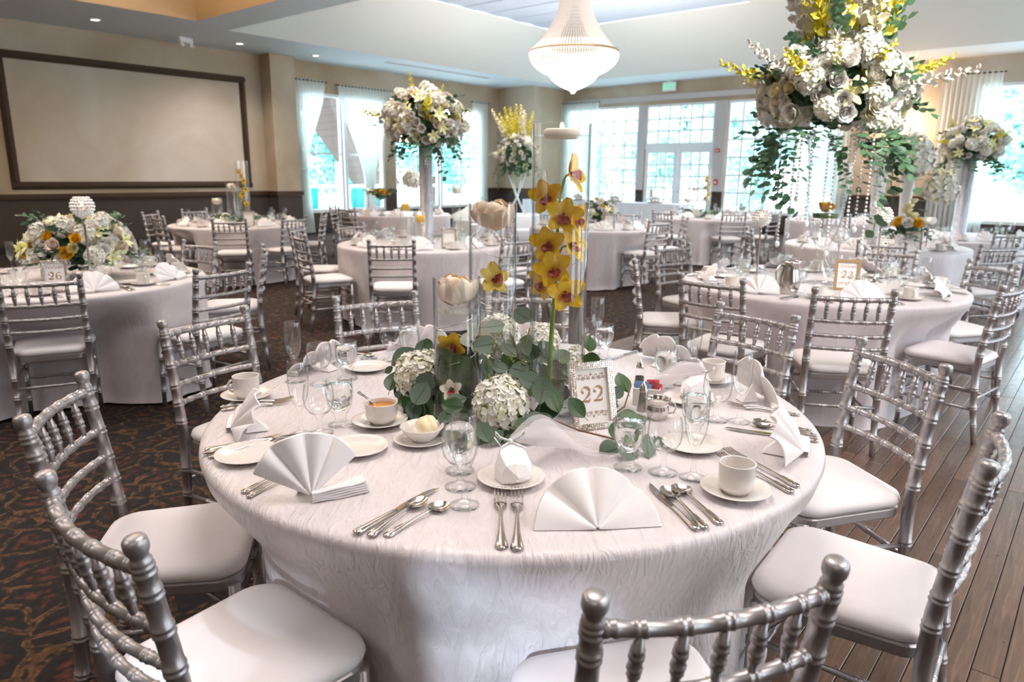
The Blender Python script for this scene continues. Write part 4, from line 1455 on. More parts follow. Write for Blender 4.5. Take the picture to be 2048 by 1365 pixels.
def floating_candle(x, y, z, r, label, seed, group=None):
    t = thing('floating_candle', label, 'candle', P(x, y, z), PR, group)
    rg = random.Random(seed)
    MB().lathe([(0, -0.020), (0.020, -0.020), (0.024, -0.008), (0.024, 0.014), (0, 0.014)], 16).obj('wax_cup', M['wax'], t)
    MB().ball((0, 0, 0.026), 0.0065, 8, 6, 0, None, (1, 1, 1.7)).obj('flame', M['flame'], t)
    for k, (n, rad, dz) in enumerate(((7, 0.94, 0.004), (7, 0.80, 0.010), (7, 0.60, 0.014), (5, 0.40, 0.016))):
        for i in range(n):
            a = 2 * pi * (i + 0.5 * k) / n + rg.uniform(-0.12, 0.12)
            put('petal', F['arc'][min(k, 2)][rg.randrange(3)], t, (0, 0, dz + rg.uniform(-0.006, 0.006)), (rg.uniform(-0.30, 0.30), rg.uniform(-0.30, 0.30), a), r * rad * rg.uniform(0.90, 1.0))
    return t

def orchid_bloom(par, p, d, s, roll=0, pale=False, key=None):
    b = put('bloom', F[key] if key else F['bloom_pale'] if pale else F['bloom'], par, p, facing(d, roll), s)
    put('lip', F['lip'], b)
    return b
# ================================================================ TABLE 22 AND ITS CHAIRS
CX, CY = 0.003, 2.152
SEATS = [(-126.2, 1.254, -3.2), (-162.2, 1.248, -5.4), (150.7, 1.434, -1.0), (118.4, 1.366, -0.2), (87, 1.37, 0), (40.7, 1.398, -5.3), (6.9, 1.300, 5.0), (-30.9, 1.259, -5.9), (-76.3, 1.268, 0.7)]
CHAIRS = [          # the chairs of the other tables: plan position of the back's top, facing, label
    (-2.61, 3.91, 117, 'silver chair in front of the low bouquet, back to the camera, left edge'),
    (-1.77, 4.36, 150, 'silver chair right of the low-bouquet table, behind the one by the left cup'),
    (-2.60, 5.96, 242, 'silver chair on the far side of the table with sign 26, facing the low bouquet'),
    (-1.93, 5.55, 200, 'silver chair seen edge-on from the side between the left table and the middle table'),
    (-4.35, 4.60, 10, 'silver chair on the left side of the table with sign 26'),
    (-3.49, 8.89, 104, 'silver chair in the middle of the front of the three-vase table by the panelled wall'),
    (-5.16, 10.30, -4, 'pale silver chair outermost left at the three-vase table, against the dark wall base'),
    (-4.62, 9.40, 46, 'silver chair just right of the outermost one at the three-vase table'),
    (-4.90, 11.15, -42, 'silver chair behind the napkins of the three-vase table'),
    (-2.85, 9.45, 148, 'silver chair right of the three-vase table, white seat towards it'),
    (-2.72, 10.45, 185, 'silver chair beyond the right side of the three-vase table'),
    (-1.05, 6.21, 95, 'silver chair with its back to the camera before the crystal-column table'),
    (-2.02, 6.80, 32, 'silver chair left of the crystal-column table, near post dark against the carpet'),
    (-2.30, 7.66, -5, 'silver chair second on the left of the crystal-column table'),
    (-1.85, 8.22, -35, 'pale silver chair behind the coffee cup of the crystal-column table'),
    (0.05, 6.62, 135, 'silver chair right of the crystal-column table, seen through the middle vase'),
    (0.42, 7.60, 180, 'silver chair at the right of the crystal-column table, behind the orchids'),
    (-0.15, 8.70, 235, 'silver chair on the far side of the crystal-column table'),
    (1.14, 4.08, 48, 'dark-lit silver chair at the left front of the table with sign 23'),
    (1.76, 3.64, 80, 'silver chair in the middle of the front of the table with sign 23'),
    (2.77, 3.92, 130, 'silver chair at the right front of the table with sign 23, legs on the planks'),
    (0.86, 5.07, -8, 'silver chair seen edge-on left of the table with sign 23'),
    (1.35, 6.06, -57, 'silver chair behind the left side of the table with sign 23'),
    (3.28, 4.88, 192, 'silver chair right of the table with sign 23, white seat half under the cloth'),
    (3.06, 5.80, 225, 'silver chair at the back right of the table with sign 23'),
    (3.35, 6.52, 66, 'silver chair in front of the yellow and white flower balls'),
    (4.26, 6.29, 104, 'silver chair right front of the flower ball table, above the edge-on chair'),
    (2.62, 8.00, -10, 'silver chair left of the flower ball table, behind the crystal strands'),
    (1.88, 9.28, 128, 'silver chair right front of the low-bouquet table beyond the orchid vase'),
    (2.40, 10.08, 176, 'silver chair at the right of the low-bouquet table beyond the orchid vase'),
    (-0.05, 9.75, 20, 'silver chair left of the low-bouquet table, behind the tall orchid vase'),
    (0.60, 11.32, -65, 'pale silver chair behind the low bouquet'),
    (1.80, 11.27, -120, 'second pale silver chair behind the low bouquet'),
    (3.56, 11.66, 95, 'silver chair in front of the table before the french doors'),
    (4.36, 12.02, 135, 'silver chair right of the table before the french doors'),
    (2.46, 12.00, 40, 'silver chair left of the table before the french doors'),
    (-2.78, 12.10, 55, 'bluish silver chair left front of the flower ball table by the curtains'),
    (-3.25, 13.05, -2, 'bluish silver chair left of the table by the curtains'),
    (5.35, 7.70, 86, 'dark silver chair before the farther tall bouquet at the right edge'),
    (4.98, 11.16, 62, 'silver chair before the far right corner table'),
    (5.82, 11.02, 100, 'second silver chair before the far right corner table')]
for a, r, d in SEATS:
    CHAIRS.append((CX + r * cos(radians(a)), CY + r * sin(radians(a)), a + 180 + d, None))
for x_, y_, f_, lb_ in CHAIRS:
    SPOTS.append((x_ + 0.257 * cos(radians(f_)), y_ + 0.257 * sin(radians(f_)), radians(f_)))
table(CX, CY, 'round banquet table hidden under the crinkled white cloth of table 22', 'crinkled white floor-length cloth on the nearest table, the one with sign 22', False, 11, None)
CL = ['silver chair nearest the lower left corner, top rail running towards the viewer',
      'silver bamboo-style chair at the left edge, behind the lower-left one',
      'silver chair at table 22 behind the white cup on the left edge of the cloth',
      'silver chair at table 22 behind the flute and napkin left of the short vase',
      'silver chair at table 22 seen through the tall orchid vase',
      'silver chair at table 22 behind the mug, overlapping the table with sign 23',
      'silver chair right of table 22, standing on the planks',
      'silver chair at the right edge with its back seen edge-on above the planks',
      'silver chair closest to the camera, only its bowed top rail and five spindles in view']
for (a, r, d), lb in zip(SEATS, CL):
    chair_at(CX + r * cos(radians(a)), CY + r * sin(radians(a)), a + 180 + d, lb, 'chairs around table 22')

def item(name, me, x, y, rz, label, cat, group=None, z=TOP, scale=None, tilt=None):
    o = put(name, me, None, P(x, y, z + 0.0008), (tilt or 0, 0, rz + PR), scale)
    return tag(o, label, cat, group)

def between(name, key, end, tip, label, cat, group=None, dz=0.0005, L=None):
    a = atan2(tip[1] - end[1], tip[0] - end[0])
    d = hypot(tip[0] - end[0], tip[1] - end[1])
    s = max(0.95, min(1.17, d / L)) if L else 1.0
    return item(name, ME[key], end[0], end[1], a - pi / 2, label, cat, group, TOP + dz, s)

def goblet(x, y, label, group, water=True, far=False, z=TOP):
    g = item('water_goblet', ME['goblet_f' if far else 'goblet'], x, y, rnd.uniform(0, 6), label, 'glass', group, z)
    if water:
        put('water', ME['gwater_f' if far else 'gwater'], g)
    return g
GL = 'glasses on table 22'
def trio(fl, wi, wa, where, group=GL):
    if fl:
        item('champagne_flute', ME['flute'], fl[0], fl[1], 0, 'empty champagne flute ' + where, 'glass', group)
    if wi:
        item('wine_glass', ME['wine'], wi[0], wi[1], 0, 'empty round wine glass ' + where, 'glass', group)
    if wa:
        goblet(wa[0], wa[1], 'footed goblet of water ' + where, group)
trio((-0.102, 1.453), (-0.118, 1.549), (-0.126, 1.640), 'in the row beside the two forks')
trio((0.440, 1.610), (0.374, 1.640), (0.292, 1.668), 'between the leafy branch and the right-hand coffee cup')
trio((-0.585, 1.880), (-0.535, 1.892), (-0.495, 1.965), 'behind the napkin fan left of the soup cup')
trio((-0.756, 2.400), (-0.660, 2.370), (-0.583, 2.440), 'in front of the napkin at the far left of the cloth')
trio((-0.563, 2.726), (-0.471, 2.698), (-0.400, 2.700), 'left of the short vase beside the far napkin')
trio((0.357, 2.940), (0.325, 2.830), (0.365, 2.760), 'just right of the tall orchid vase')
trio((0.653, 2.500), (0.600, 2.400), (0.530, 2.375), 'in front of the mug and the ribboned box')
trio((0.676, 2.017), (0.610, 2.030), (0.510, 1.885), 'beside the napkin at the right edge of the cloth')

def cup(x, y, rz, label_c, label_s, z=TOP, saucer=True, group_c=None, group_s=None):
    if saucer:
        item('saucer', ME['saucer'], x, y, 0, label_s, 'saucer', group_s, z)
    c = item('coffee_cup', ME['cup'], x, y, rz, label_c, 'cup', group_c, z + (0.0045 if saucer else 0))
    put('handle', ME['cup_handle'], c)
    return c
cup(-0.854, 2.205, radians(190), 'cream coffee cup with its handle to the left, near the left edge of the cloth', 'saucer under the cup near the left edge of the cloth')
cup(0.517, 1.526, radians(75), 'cream coffee cup by the two spoons at the front right', 'saucer under the front right coffee cup')
cup(0.712, 2.440, radians(100), 'cream coffee mug in front of the far right chair', 'saucer under the far right mug')
BP = 'bread plates on table 22'
item('bread_plate', ME['plate'], -0.674, 1.715, 0, 'empty bread plate at the left rim, by crossed cutlery', 'plate', BP)
item('bread_plate', ME['plate'], -0.404, 1.768, 0, 'empty bread plate between the tall napkin fan and the butter bowl', 'plate', BP)
item('bread_plate', ME['plate'], -0.537, 2.565, 0, 'bread plate behind the far left goblet', 'plate', BP)
item('bread_plate', ME['plate'], 0.487, 1.810, 0, 'bread plate behind the wine glass and flute on the right', 'plate', BP)
item('bread_plate', ME['plate'], 0.572, 2.210, 0, 'bread plate under the ribboned box behind the goblet', 'plate', BP)
item('bread_plate', ME['plate'], 0.000, 1.585, 0, 'bread plate under the white favour box in front', 'plate', BP)
item('bread_plate', ME['plate'], -0.246, 1.835, 0, 'small plate under the butter bowl', 'plate', BP, scale=0.93)
item('small_bowl', ME['bowl'], -0.243, 1.840, 0, 'shallow white bowl holding a ball of butter', 'bowl', None, TOP + 0.0048)
bt = MB()
bt.grid(lambda u, v: tuple(Vector((cos(2 * pi * u) * sin(pi * v), sin(2 * pi * u) * sin(pi * v), -cos(pi * v) * 0.92)) * (0.0295 * (1 + 0.06 * sin(5 * u * 6.28 + 4 * v) + 0.05 * sin(9 * v + u * 6.28)))), 24, 14, wrap=True)
tag(bt.obj('butter_scoop', M['butter'], None, P(-0.228, 1.838, TOP + 0.046)), 'scooped ball of pale butter in the shallow bowl', 'butter')
item('saucer', ME['saucer'], -0.382, 1.972, 0, 'saucer under the cup of orange soup', 'saucer', None, scale=1.02)
sc_ = item('soup_cup', ME['soup_cup'], -0.378, 1.975, 0, 'white cup of orange soup beside the short vase', 'cup', None, TOP + 0.0045)
MB().lathe([(0, 0.046), (0.041, 0.046), (0.0425, 0.0505), (0, 0.0505)], 32).obj('soup', M['soup'], sc_)
sp = put('spoon', ME['spoon'], None, P(-0.400, 1.985, TOP + 0.024), None, 0.72)
sp.matrix_world = Matrix.Translation(P(-0.452, 2.010, TOP + 0.087)) @ R(radians(-105) + PR, 'Z') @ R(radians(-36), 'X') @ Matrix.Scale(0.72, 4)
tag(sp, 'teaspoon standing in the cup of orange soup', 'spoon')

CU = 'cutlery on table 22'
between('fork', 'fork', (-0.017, 1.262), (-0.025, 1.523), 'silver dinner fork left of the pair at the front of the cloth', 'fork', CU, L=0.225)
between('fork', 'fork', (0.013, 1.256), (0.014, 1.520), 'silver dinner fork right of the pair at the front of the cloth', 'fork', CU, 0.002, 0.225)
between('knife', 'knife', (-0.314, 1.315), (-0.170, 1.534), 'silver table knife left of two spoons at the front', 'knife', CU, L=0.245)
between('spoon', 'spoon', (-0.283, 1.306), (-0.190, 1.475), 'teaspoon lying against the knife at the front', 'spoon', CU, 0.002, 0.185)
between('spoon', 'soup_spoon', (-0.252, 1.308), (-0.140, 1.452), 'round-bowled soup spoon at the front by the knife', 'spoon', CU, L=0.175)
between('knife', 'knife', (0.385, 1.343), (0.325, 1.560), 'silver knife partly under the big front napkin fan', 'knife', CU, L=0.245)
between('spoon', 'spoon', (0.403, 1.350), (0.354, 1.542), 'teaspoon between the front napkin fan and another spoon', 'spoon', CU, 0.002, 0.185)
between('spoon', 'soup_spoon', (0.441, 1.372), (0.385, 1.556), 'soup spoon nearest the front right coffee cup', 'spoon', CU, L=0.175)
between('fork', 'salad_fork', (0.650, 1.528), (0.540, 1.744), 'fork behind the front right cup, tines showing past it', 'fork', CU, L=0.205)
between('fork', 'fork', (0.676, 1.560), (0.570, 1.782), 'fork behind the front right cup, farther from the cup', 'fork', CU, L=0.225)
between('fork', 'salad_fork', (0.865, 2.100), (0.700, 2.178), 'fork behind the right-hand flute, tines pointing left', 'fork', CU, L=0.205)
between('fork', 'fork', (0.880, 2.075), (0.712, 2.150), 'second fork behind the right-hand flute', 'fork', CU, 0.001, L=0.225)
between('spoon', 'soup_spoon', (0.862, 1.935), (0.722, 2.020), 'soup spoon under the tall right-hand napkin', 'spoon', CU, L=0.175)
between('spoon', 'spoon', (0.862, 1.900), (0.706, 1.985), 'teaspoon under the tall right-hand napkin', 'spoon', CU, L=0.185)
between('knife', 'knife', (0.847, 1.855), (0.612, 1.955), 'knife reaching left from under the right-hand napkin', 'knife', CU, L=0.245)
between('knife', 'knife', (-0.800, 1.752), (-0.572, 1.880), 'knife behind the left-hand bread plate', 'knife', CU, L=0.245)
between('fork', 'fork', (-0.795, 1.728), (-0.640, 1.852), 'fork crossing the knife by the left-hand bread plate', 'fork', CU, 0.003, L=0.205)
between('spoon', 'spoon', (-0.772, 1.706), (-0.630, 1.828), 'spoon half under the left-hand bread plate', 'spoon', CU, 0.001, L=0.185)
between('fork', 'fork', (-0.611, 1.504), (-0.505, 1.690), 'fork running under the tall front left napkin', 'fork', CU, L=0.225)
between('fork', 'salad_fork', (-0.592, 1.482), (-0.490, 1.650), 'shorter fork running under the tall front left napkin', 'fork', CU, L=0.205)
between('fork', 'fork', (-0.903, 2.108), (-0.700, 2.195), 'fork between the left cup and the crumpled napkin', 'fork', CU, L=0.225)
between('fork', 'salad_fork', (-0.888, 2.078), (-0.700, 2.160), 'shorter fork between the left cup and the crumpled napkin', 'fork', CU, L=0.205)
between('spoon', 'soup_spoon', (-0.700, 2.815), (-0.560, 2.755), 'soup spoon at the far left beside the flute foot', 'spoon', CU, L=0.175)
between('knife', 'knife', (0.520, 2.870), (0.385, 2.735), 'knife beside the far napkin right of the orchid vase', 'knife', CU, L=0.245)

NP = 'napkin fans on table 22'
def nap(k, x, y, dr, label, s=1.0):
    item('napkin_fan', ME['nap'][k] if isinstance(k, int) else k, x, y, radians(dr - 90), label, 'napkin', NP, TOP, s)
nm = napkin_mesh(21, 50, 0.136, (2, 178), 1, 4, 0.012, 0)
nap(nm, 0.180, 1.338, 96, 'big white napkin fan at the front, between forks and spoons')
nm = napkin_mesh(22, 74, 0.140, (34, 150), 1, 4, 0.014, 5)
nap(nm, -0.440, 1.462, 112, 'white napkin fan at the front left with its folded layers open to the right')
nap(2, -0.790, 1.890, 22, 'white napkin fan seen end-on at the left, in front of the left coffee cup', 0.98)
nap(3, -0.755, 2.590, -28, 'white napkin behind the far left glasses', 1.0)
nap(0, -0.400, 2.895, -62, 'white napkin fan left of the short vase at the far side', 1.05)
nap(1, 0.075, 3.000, -93, 'white napkin at the far side, seen between the vases')
nap(0, 0.640, 2.705, 222, 'wide white napkin fan right of the tall vase at the far side', 1.1)
nap(napkin_mesh(25, 72, 0.135, (15, 165), -1, 4, 0.008), 0.835, 2.240, 190, 'tall white napkin behind the right-hand flute', 1.05)
nap(napkin_mesh(26, 62, 0.132, (12, 168), 1, 5, 0.012), 0.765, 1.745, 152, 'white napkin at the right rim of the cloth, over spoon handles')

# favour boxes tied with ribbon and tulle
def favour(x, y, z, rz, tail, label, seed, s=1.0):
    t = thing('favour_box', label, 'gift box', P(x, y, z), rz + PR)
    bx = MB()
    # faceted pillow of folded card
    rr = []
    for yy, w, z0, z1 in ((-0.048, 0.004, 0.014, 0.022), (-0.030, 0.030, 0.001, 0.044), (0.0, 0.040, 0.0, 0.060), (0.026, 0.030, 0.004, 0.066), (0.036, 0.010, 0.040, 0.068)):
        rr.append([(-w, yy, z0), (-w * 0.4, yy - 0.004, z0 - 0.0005), (w * 0.5, yy, z0), (w, yy, z0 + 0.006), (w, yy, (z0 + z1) / 2), (w * 0.7, yy, z1 - 0.004), (0, yy, z1), (-w * 0.7, yy, z1 - 0.004), (-w, yy, (z0 + z1) / 2)])
    bx.v = []
    bx.rings([[(a * s, b * s, max(0.0, c) * s) for a, b, c in r] for r in rr], 0, False, True, True)
    bx.obj('card_box', M['box'], t)
    rb = MB()
    kx, ky, kz = 0.0, 0.030 * s, 0.072 * s
    for sg in (-1, 1):
        pts = [(kx, ky, kz)] + [(sg * s * (0.014 + 0.018 * sin(pi * k / 8)), ky + s * 0.004, kz + s * 0.022 * sin(2 * pi * k / 8 * 0.5) * (1 if k < 5 else 0.6)) for k in range(1, 8)] + [(kx, ky, kz)]
        rb.tube(pts, 0.0042 * s, 6, 0, True, None, 0.25)
        rb.tube([(kx, ky, kz), (sg * 0.022 * s, ky - 0.012 * s, kz - 0.008 * s), (sg * 0.036 * s, ky - 0.004, kz + 0.012 * s if sg < 0 else kz - 0.018 * s)], 0.0030 * s, 6, 0, True, None, 0.25)
    rb.ball((kx, ky, kz), 0.006 * s, 8, 6)
    rb.obj('ribbon', M['ribbon'], t)
    inv = (Matrix.Translation(P(x, y, z)) @ R(rz + PR, 'Z')).inverted()
    tl = MB()
    rg = random.Random(seed)
    e0 = inv @ P(tail[0], tail[1], z + 0.010)
    for lay in range(5):
        ph, sw = rg.uniform(0, 6), rg.uniform(-0.5, 0.5)
        hh, wv = s * rg.uniform(0.035, 0.065), s * rg.uniform(0.040, 0.070)
        k1, k2 = rg.uniform(6, 10), rg.uniform(2, 4)
        def fn(u, v, ph=ph, wv=wv, hh=hh, sw=sw, k1=k1, k2=k2):
            dirv = Vector((e0.x - kx, e0.y - ky, 0))
            Ld = dirv.length * (0.82 + 0.12 * sin(ph))
            dirv.normalize()
            sd = Vector((-dirv.y, dirv.x, 0))
            a = (u - 0.5) * 2
            b = Vector((kx, ky, 0)) + dirv * (Ld * v) + sd * (sw * 0.10 * v * v)
            w = wv * (0.06 + 1.0 * v ** 0.8)
            p = b + sd * (a * w)
            hump = hh * sin(pi * min(1, v * 1.1 + 0.04)) * (1 - a * a * 0.85) * (1 + 0.35 * sin(v * k2 * 2 + ph)) + 0.013 * s * sin(u * k1 + ph + v * k2) * v ** 0.5
            return (p.x, p.y, max(0.002, kz * (1 - v) ** 1.3 + hump + 0.003))
        tl.grid(fn, 24, 16)
    tl.obj('tulle', M['tulle'], t)
    return t
favour(0.005, 1.592, TOP + 0.006, radians(12), (0.27, 1.86), 'white favour box with satin ribbon and a long tulle tail, on the front bread plate', 1, 1.12)
favour(0.600, 2.240, TOP + 0.006, radians(-70), (0.44, 2.40), 'white favour box whose tulle rises behind the sugar caddy', 2, 1.15)

# salt, pepper, sweeteners and cream behind the number sign
def shaker(x, y, label, glassy=False):
    t = thing('salt_shaker' if not glassy else 'pepper_shaker', label, 'shaker', P(x, y, TOP))
    MB().lathe([(0, 0), (0.0185, 0), (0.019, 0.004), (0.0165, 0.03), (0.0135, 0.060), (0.0135, 0.063)], 20).obj('body', M['steel_dark'] if not glassy else M['glass'], t)
    MB().lathe([(0.0138, 0.062), (0.0145, 0.064), (0.0135, 0.069), (0.0108, 0.073), (0.0108, 0.078), (0.0088, 0.084), (0.004, 0.088), (0.002, 0.094), (0, 0.095)], 20).obj('cap', M['steel'], t)
    if glassy:
        MB().lathe([(0, 0.002), (0.0165, 0.002), (0.0145, 0.032), (0, 0.034)], 16).obj('pepper', M['pepper'], t)
    return t
shaker(0.408, 2.118, 'steel salt shaker with a pointed cap in front of the sweetener box')
shaker(0.445, 2.395, 'dark-topped shaker behind the sweetener box', True)
cd = thing('sweetener_box', 'white china box of blue and pink sweetener packets behind the shaker', 'packet holder', P(0.432, 2.185, TOP), radians(-14) + PR)
b = MB()
for c, d in (((0, 0, 0.003), (0.085, 0.055, 0.006)), ((0, -0.0255, 0.03), (0.085, 0.004, 0.055)), ((0, 0.0255, 0.03), (0.085, 0.004, 0.055)), ((-0.0405, 0, 0.03), (0.004, 0.047, 0.055)), ((0.0405, 0, 0.03), (0.004, 0.047, 0.055))):
    b.box(c, d, 0, None, 0.0012)
b.obj('box', M['china'], cd)
pr_ = random.Random(9)
for k in range(9):
    mm = M['blue_packet'] if k < 4 else M['pink_packet']
    pb = MB()
    def fn(u, v, k=k):
        return ((u - 0.5) * 0.040 + (-0.018 if k < 4 else 0.018), 0.002 * sin(u * 7 + k) + 0.0015 * sin(v * 5), v * 0.058 + 0.007)
    pb.grid(fn, 6, 4)
    pb.grid(lambda u, v, f=fn: tuple(Vector(f(1 - u, v)) + Vector((0, 0.0022, 0))), 6, 4)
    pb.obj('packet', mm, cd, (pr_.uniform(-0.002, 0.002), -0.018 + 0.0042 * k, pr_.uniform(0, 0.012)), (pr_.uniform(-0.25, 0.1), pr_.uniform(-0.25, 0.25), pr_.uniform(-0.15, 0.15)))
cr = thing('cream_jug', 'small steel cream jug in front of the salt shaker', 'jug', P(0.438, 2.045, TOP), PR)
MB().lathe(wall_prof([(0, 0), (0.026, 0), (0.028, 0.004), (0.034, 0.02), (0.035, 0.034), (0.030, 0.046), (0.031, 0.054), (0.0385, 0.062), (0.039, 0.0635)], 0.0015, 0.004), 28).obj('body', M['steel'], cr)
MB().lathe([(0, 0.040), (0.0315, 0.040), (0.0305, 0.047), (0, 0.0475)], 24).obj('cream', M['cream'], cr)
MB().tube([(0.032, 0, 0.052), (0.05, 0, 0.050), (0.056, 0, 0.034), (0.05, 0, 0.018), (0.034, 0, 0.016)], 0.0028, 8).obj('handle', M['steel'], cr)

# number sign 22
number_sign(P(0.2425, 1.945, TOP), radians(21) + PR, '22', 'rhinestone frame with the number 22, leaning behind the goblet of water', 15)

# ---- centrepiece: three cylinder vases
MX, MY = -0.061, 2.19
OX, OY = 0.133, 2.05
SX, SY = -0.159, 2.02
vs_ = cyl_vase('cylinder_vase', 'short glass cylinder vase wrapped inside with a dark leaf', SX, SY, 0.068, 0.428)
lw_ = MB()
lw_.grid(lambda u, v: ((0.0615 + 0.001 * sin(u * 40)) * cos(2 * pi * u), (0.0615 + 0.001 * sin(u * 40)) * sin(2 * pi * u), 0.014 + v * (0.205 + 0.012 * sin(2 * pi * u * 2))), 48, 6, wrap=True)
lw_.obj('leaf_wrap', M['leaf_wrap'], vs_)
MB().lathe([(0, 0.330), (0.0635, 0.330)], 40).obj('water', M['water_thin'], vs_)
wr = MB()
wr.tube([(0.061 * cos(k * 0.35 + 2), 0.061 * sin(k * 0.35 + 2), 0.03 + 0.0062 * k) for k in range(48)], 0.0011, 5)
wr.obj('wire', M['steel'], vs_)
vm = cyl_vase('cylinder_vase', 'middle glass cylinder vase with a single pale yellow orchid and wire inside', MX, MY, 0.073, 0.630)
MB().lathe([(0, 0.565), (0.0685, 0.565)], 40).obj('water', M['water_thin'], vm)
wr = MB()
wr.tube([(0.066 * cos(-k * 0.30 + 1), 0.066 * sin(-k * 0.30 + 1), 0.10 + 0.0075 * k) for k in range(60)], 0.0012, 5)
wr.obj('wire', M['steel'], vm)
vt = cyl_vase('cylinder_vase', 'tall glass cylinder vase holding a stem of yellow orchids', OX, OY, 0.0815, 0.850)
MB().lathe([(0, 0.818), (0.077, 0.818)], 44).obj('water', M['water_thin'], vt)
floating_candle(SX, SY, TOP + 0.385, 0.066, 'candle in pale petals floating in the short vase', 3)
floating_candle(MX, MY, TOP + 0.590, 0.070, 'candle in pale petals floating in the middle vase', 4)
tl_ = thing('floating_disc_candle', 'plain white disc candle floating at the top of the tall vase', 'candle', P(OX, OY, TOP + 0.822), PR)
MB().lathe([(0, -0.012), (0.045, -0.012), (0.050, -0.004), (0.050, 0.010), (0.044, 0.014), (0, 0.013)], 28).obj('wax_disc', M['wax'], tl_)
MB().ball((0, 0, 0.022), 0.006, 8, 6, 0, None, (1, 1, 1.6)).obj('flame', M['flame'], tl_)

# orchid stem in the tall vase
os_ = thing('orchid_stem', 'arching stem of large yellow orchids with red lips inside the tall vase', 'flower', P(OX, OY, TOP), PR)
stp = [(-0.020, 0.0, 0.014), (-0.022, -0.005, 0.12), (-0.018, -0.005, 0.25), (-0.010, 0.0, 0.38), (-0.006, 0.004, 0.48), (-0.006, 0.008, 0.58), (0.0, 0.012, 0.66), (0.012, 0.016, 0.70)]
sm_ = MB().tube(stp, [0.0075, 0.0072, 0.0068, 0.006, 0.0052, 0.0045, 0.0038, 0.003], 10)
BL = [((0.030, 0.010, 0.715), (0.75, -0.35, 0.25), 0.060, 0.6), ((-0.042, -0.020, 0.655), (-0.45, -0.85, -0.05), 0.052, 0.2), ((0.006, -0.040, 0.605), (0.12, -1.0, -0.05), 0.054, -0.2),
      ((0.046, -0.012, 0.590), (0.85, -0.5, 0.1), 0.050, 0.4), ((-0.036, -0.030, 0.525), (-0.40, -0.9, 0.0), 0.053, 0.1), ((0.036, -0.012, 0.520), (0.72, -0.6, 0.3), 0.056, -0.5),
      ((-0.020, -0.044, 0.455), (-0.15, -1, 0.1), 0.054, 0.3), ((-0.050, -0.018, 0.412), (-0.8, -0.6, -0.1), 0.050, -0.2), ((0.018, -0.044, 0.388), (0.25, -1, 0.05), 0.056, 0.15)]
for k, (p, d, s, rl) in enumerate(BL):
    j = min(range(len(stp)), key=lambda q: abs(stp[q][2] - (p[2] - 0.055)))
    p = (p[0] * 0.86, p[1], p[2])
    s *= 1.04
    dv = Vector(d).normalized()
    pb_ = Vector(p) - dv * 0.010
    sm_.tube([stp[j], (Vector(stp[j]) + pb_) / 2 + Vector((0, 0.006, 0.012)), pb_], [0.0034, 0.003, 0.003], 6)
    orchid_bloom(os_, p, d, s, rl)
sm_.obj('stem', M['stem'], os_)
om = thing('single_orchid', 'pale yellow orchid bloom hanging in the middle vase', 'flower', P(MX, MY, TOP + 0.395), PR)
orchid_bloom(om, (0.0, -0.010, 0.0), (0.35, -0.75, 0.55), 0.056, 1.1, False, 'bloom_soft')
ow = thing('single_orchid', 'yellow orchid bloom sunk in the short vase above the leaf', 'flower', P(SX, SY, TOP + 0.235), PR)
orchid_bloom(ow, (-0.012, -0.022, 0.0), (-0.35, -0.9, -0.2), 0.050, 0.7)
ow2 = thing('single_orchid', 'small white orchid bloom low in the short vase', 'flower', P(SX, SY, TOP + 0.110), PR)
orchid_bloom(ow2, (-0.012, -0.058, 0.0), (-0.2, -1.0, 0.3), 0.034, 0.2, True)
ow3 = thing('single_orchid', 'white orchid bloom leaning on the glass between the short and middle vases', 'flower', P(-0.105, 2.085, TOP + 0.235), PR)
orchid_bloom(ow3, (0, 0, 0.0), (0.3, -0.9, 0.35), 0.058, 0.5, True)

# hydrangea heads
HG = 'hydrangea heads round the three vases'
def hyd(x, y, z, r, d, label):
    o = put('hydrangea_head', F['hyd'][0 if r > 0.07 else 1], None, P(x, y, z), None, r)
    o.rotation_euler = facing(R(PR, 'Z') @ Vector(d))
    return tag(o, label, 'flower', HG)
hyd(-0.286, 2.135, 0.868, 0.082, (-0.5, -0.6, 0.6), 'white hydrangea head left of the short vase')
hyd(-0.030, 1.915, 0.848, 0.084, (0.05, -0.75, 0.65), 'large white hydrangea head in front of the vases')
hyd(-0.045, 2.320, 0.955, 0.075, (0.0, -0.5, 0.85), 'white hydrangea head behind the middle vase, above the leaves')
hyd(0.215, 2.215, 0.872, 0.066, (0.4, -0.6, 0.6), 'white hydrangea head behind the number sign')
hyd(0.105, 2.430, 0.905, 0.068, (0.2, -0.4, 0.9), 'white hydrangea head at the back of the centrepiece')

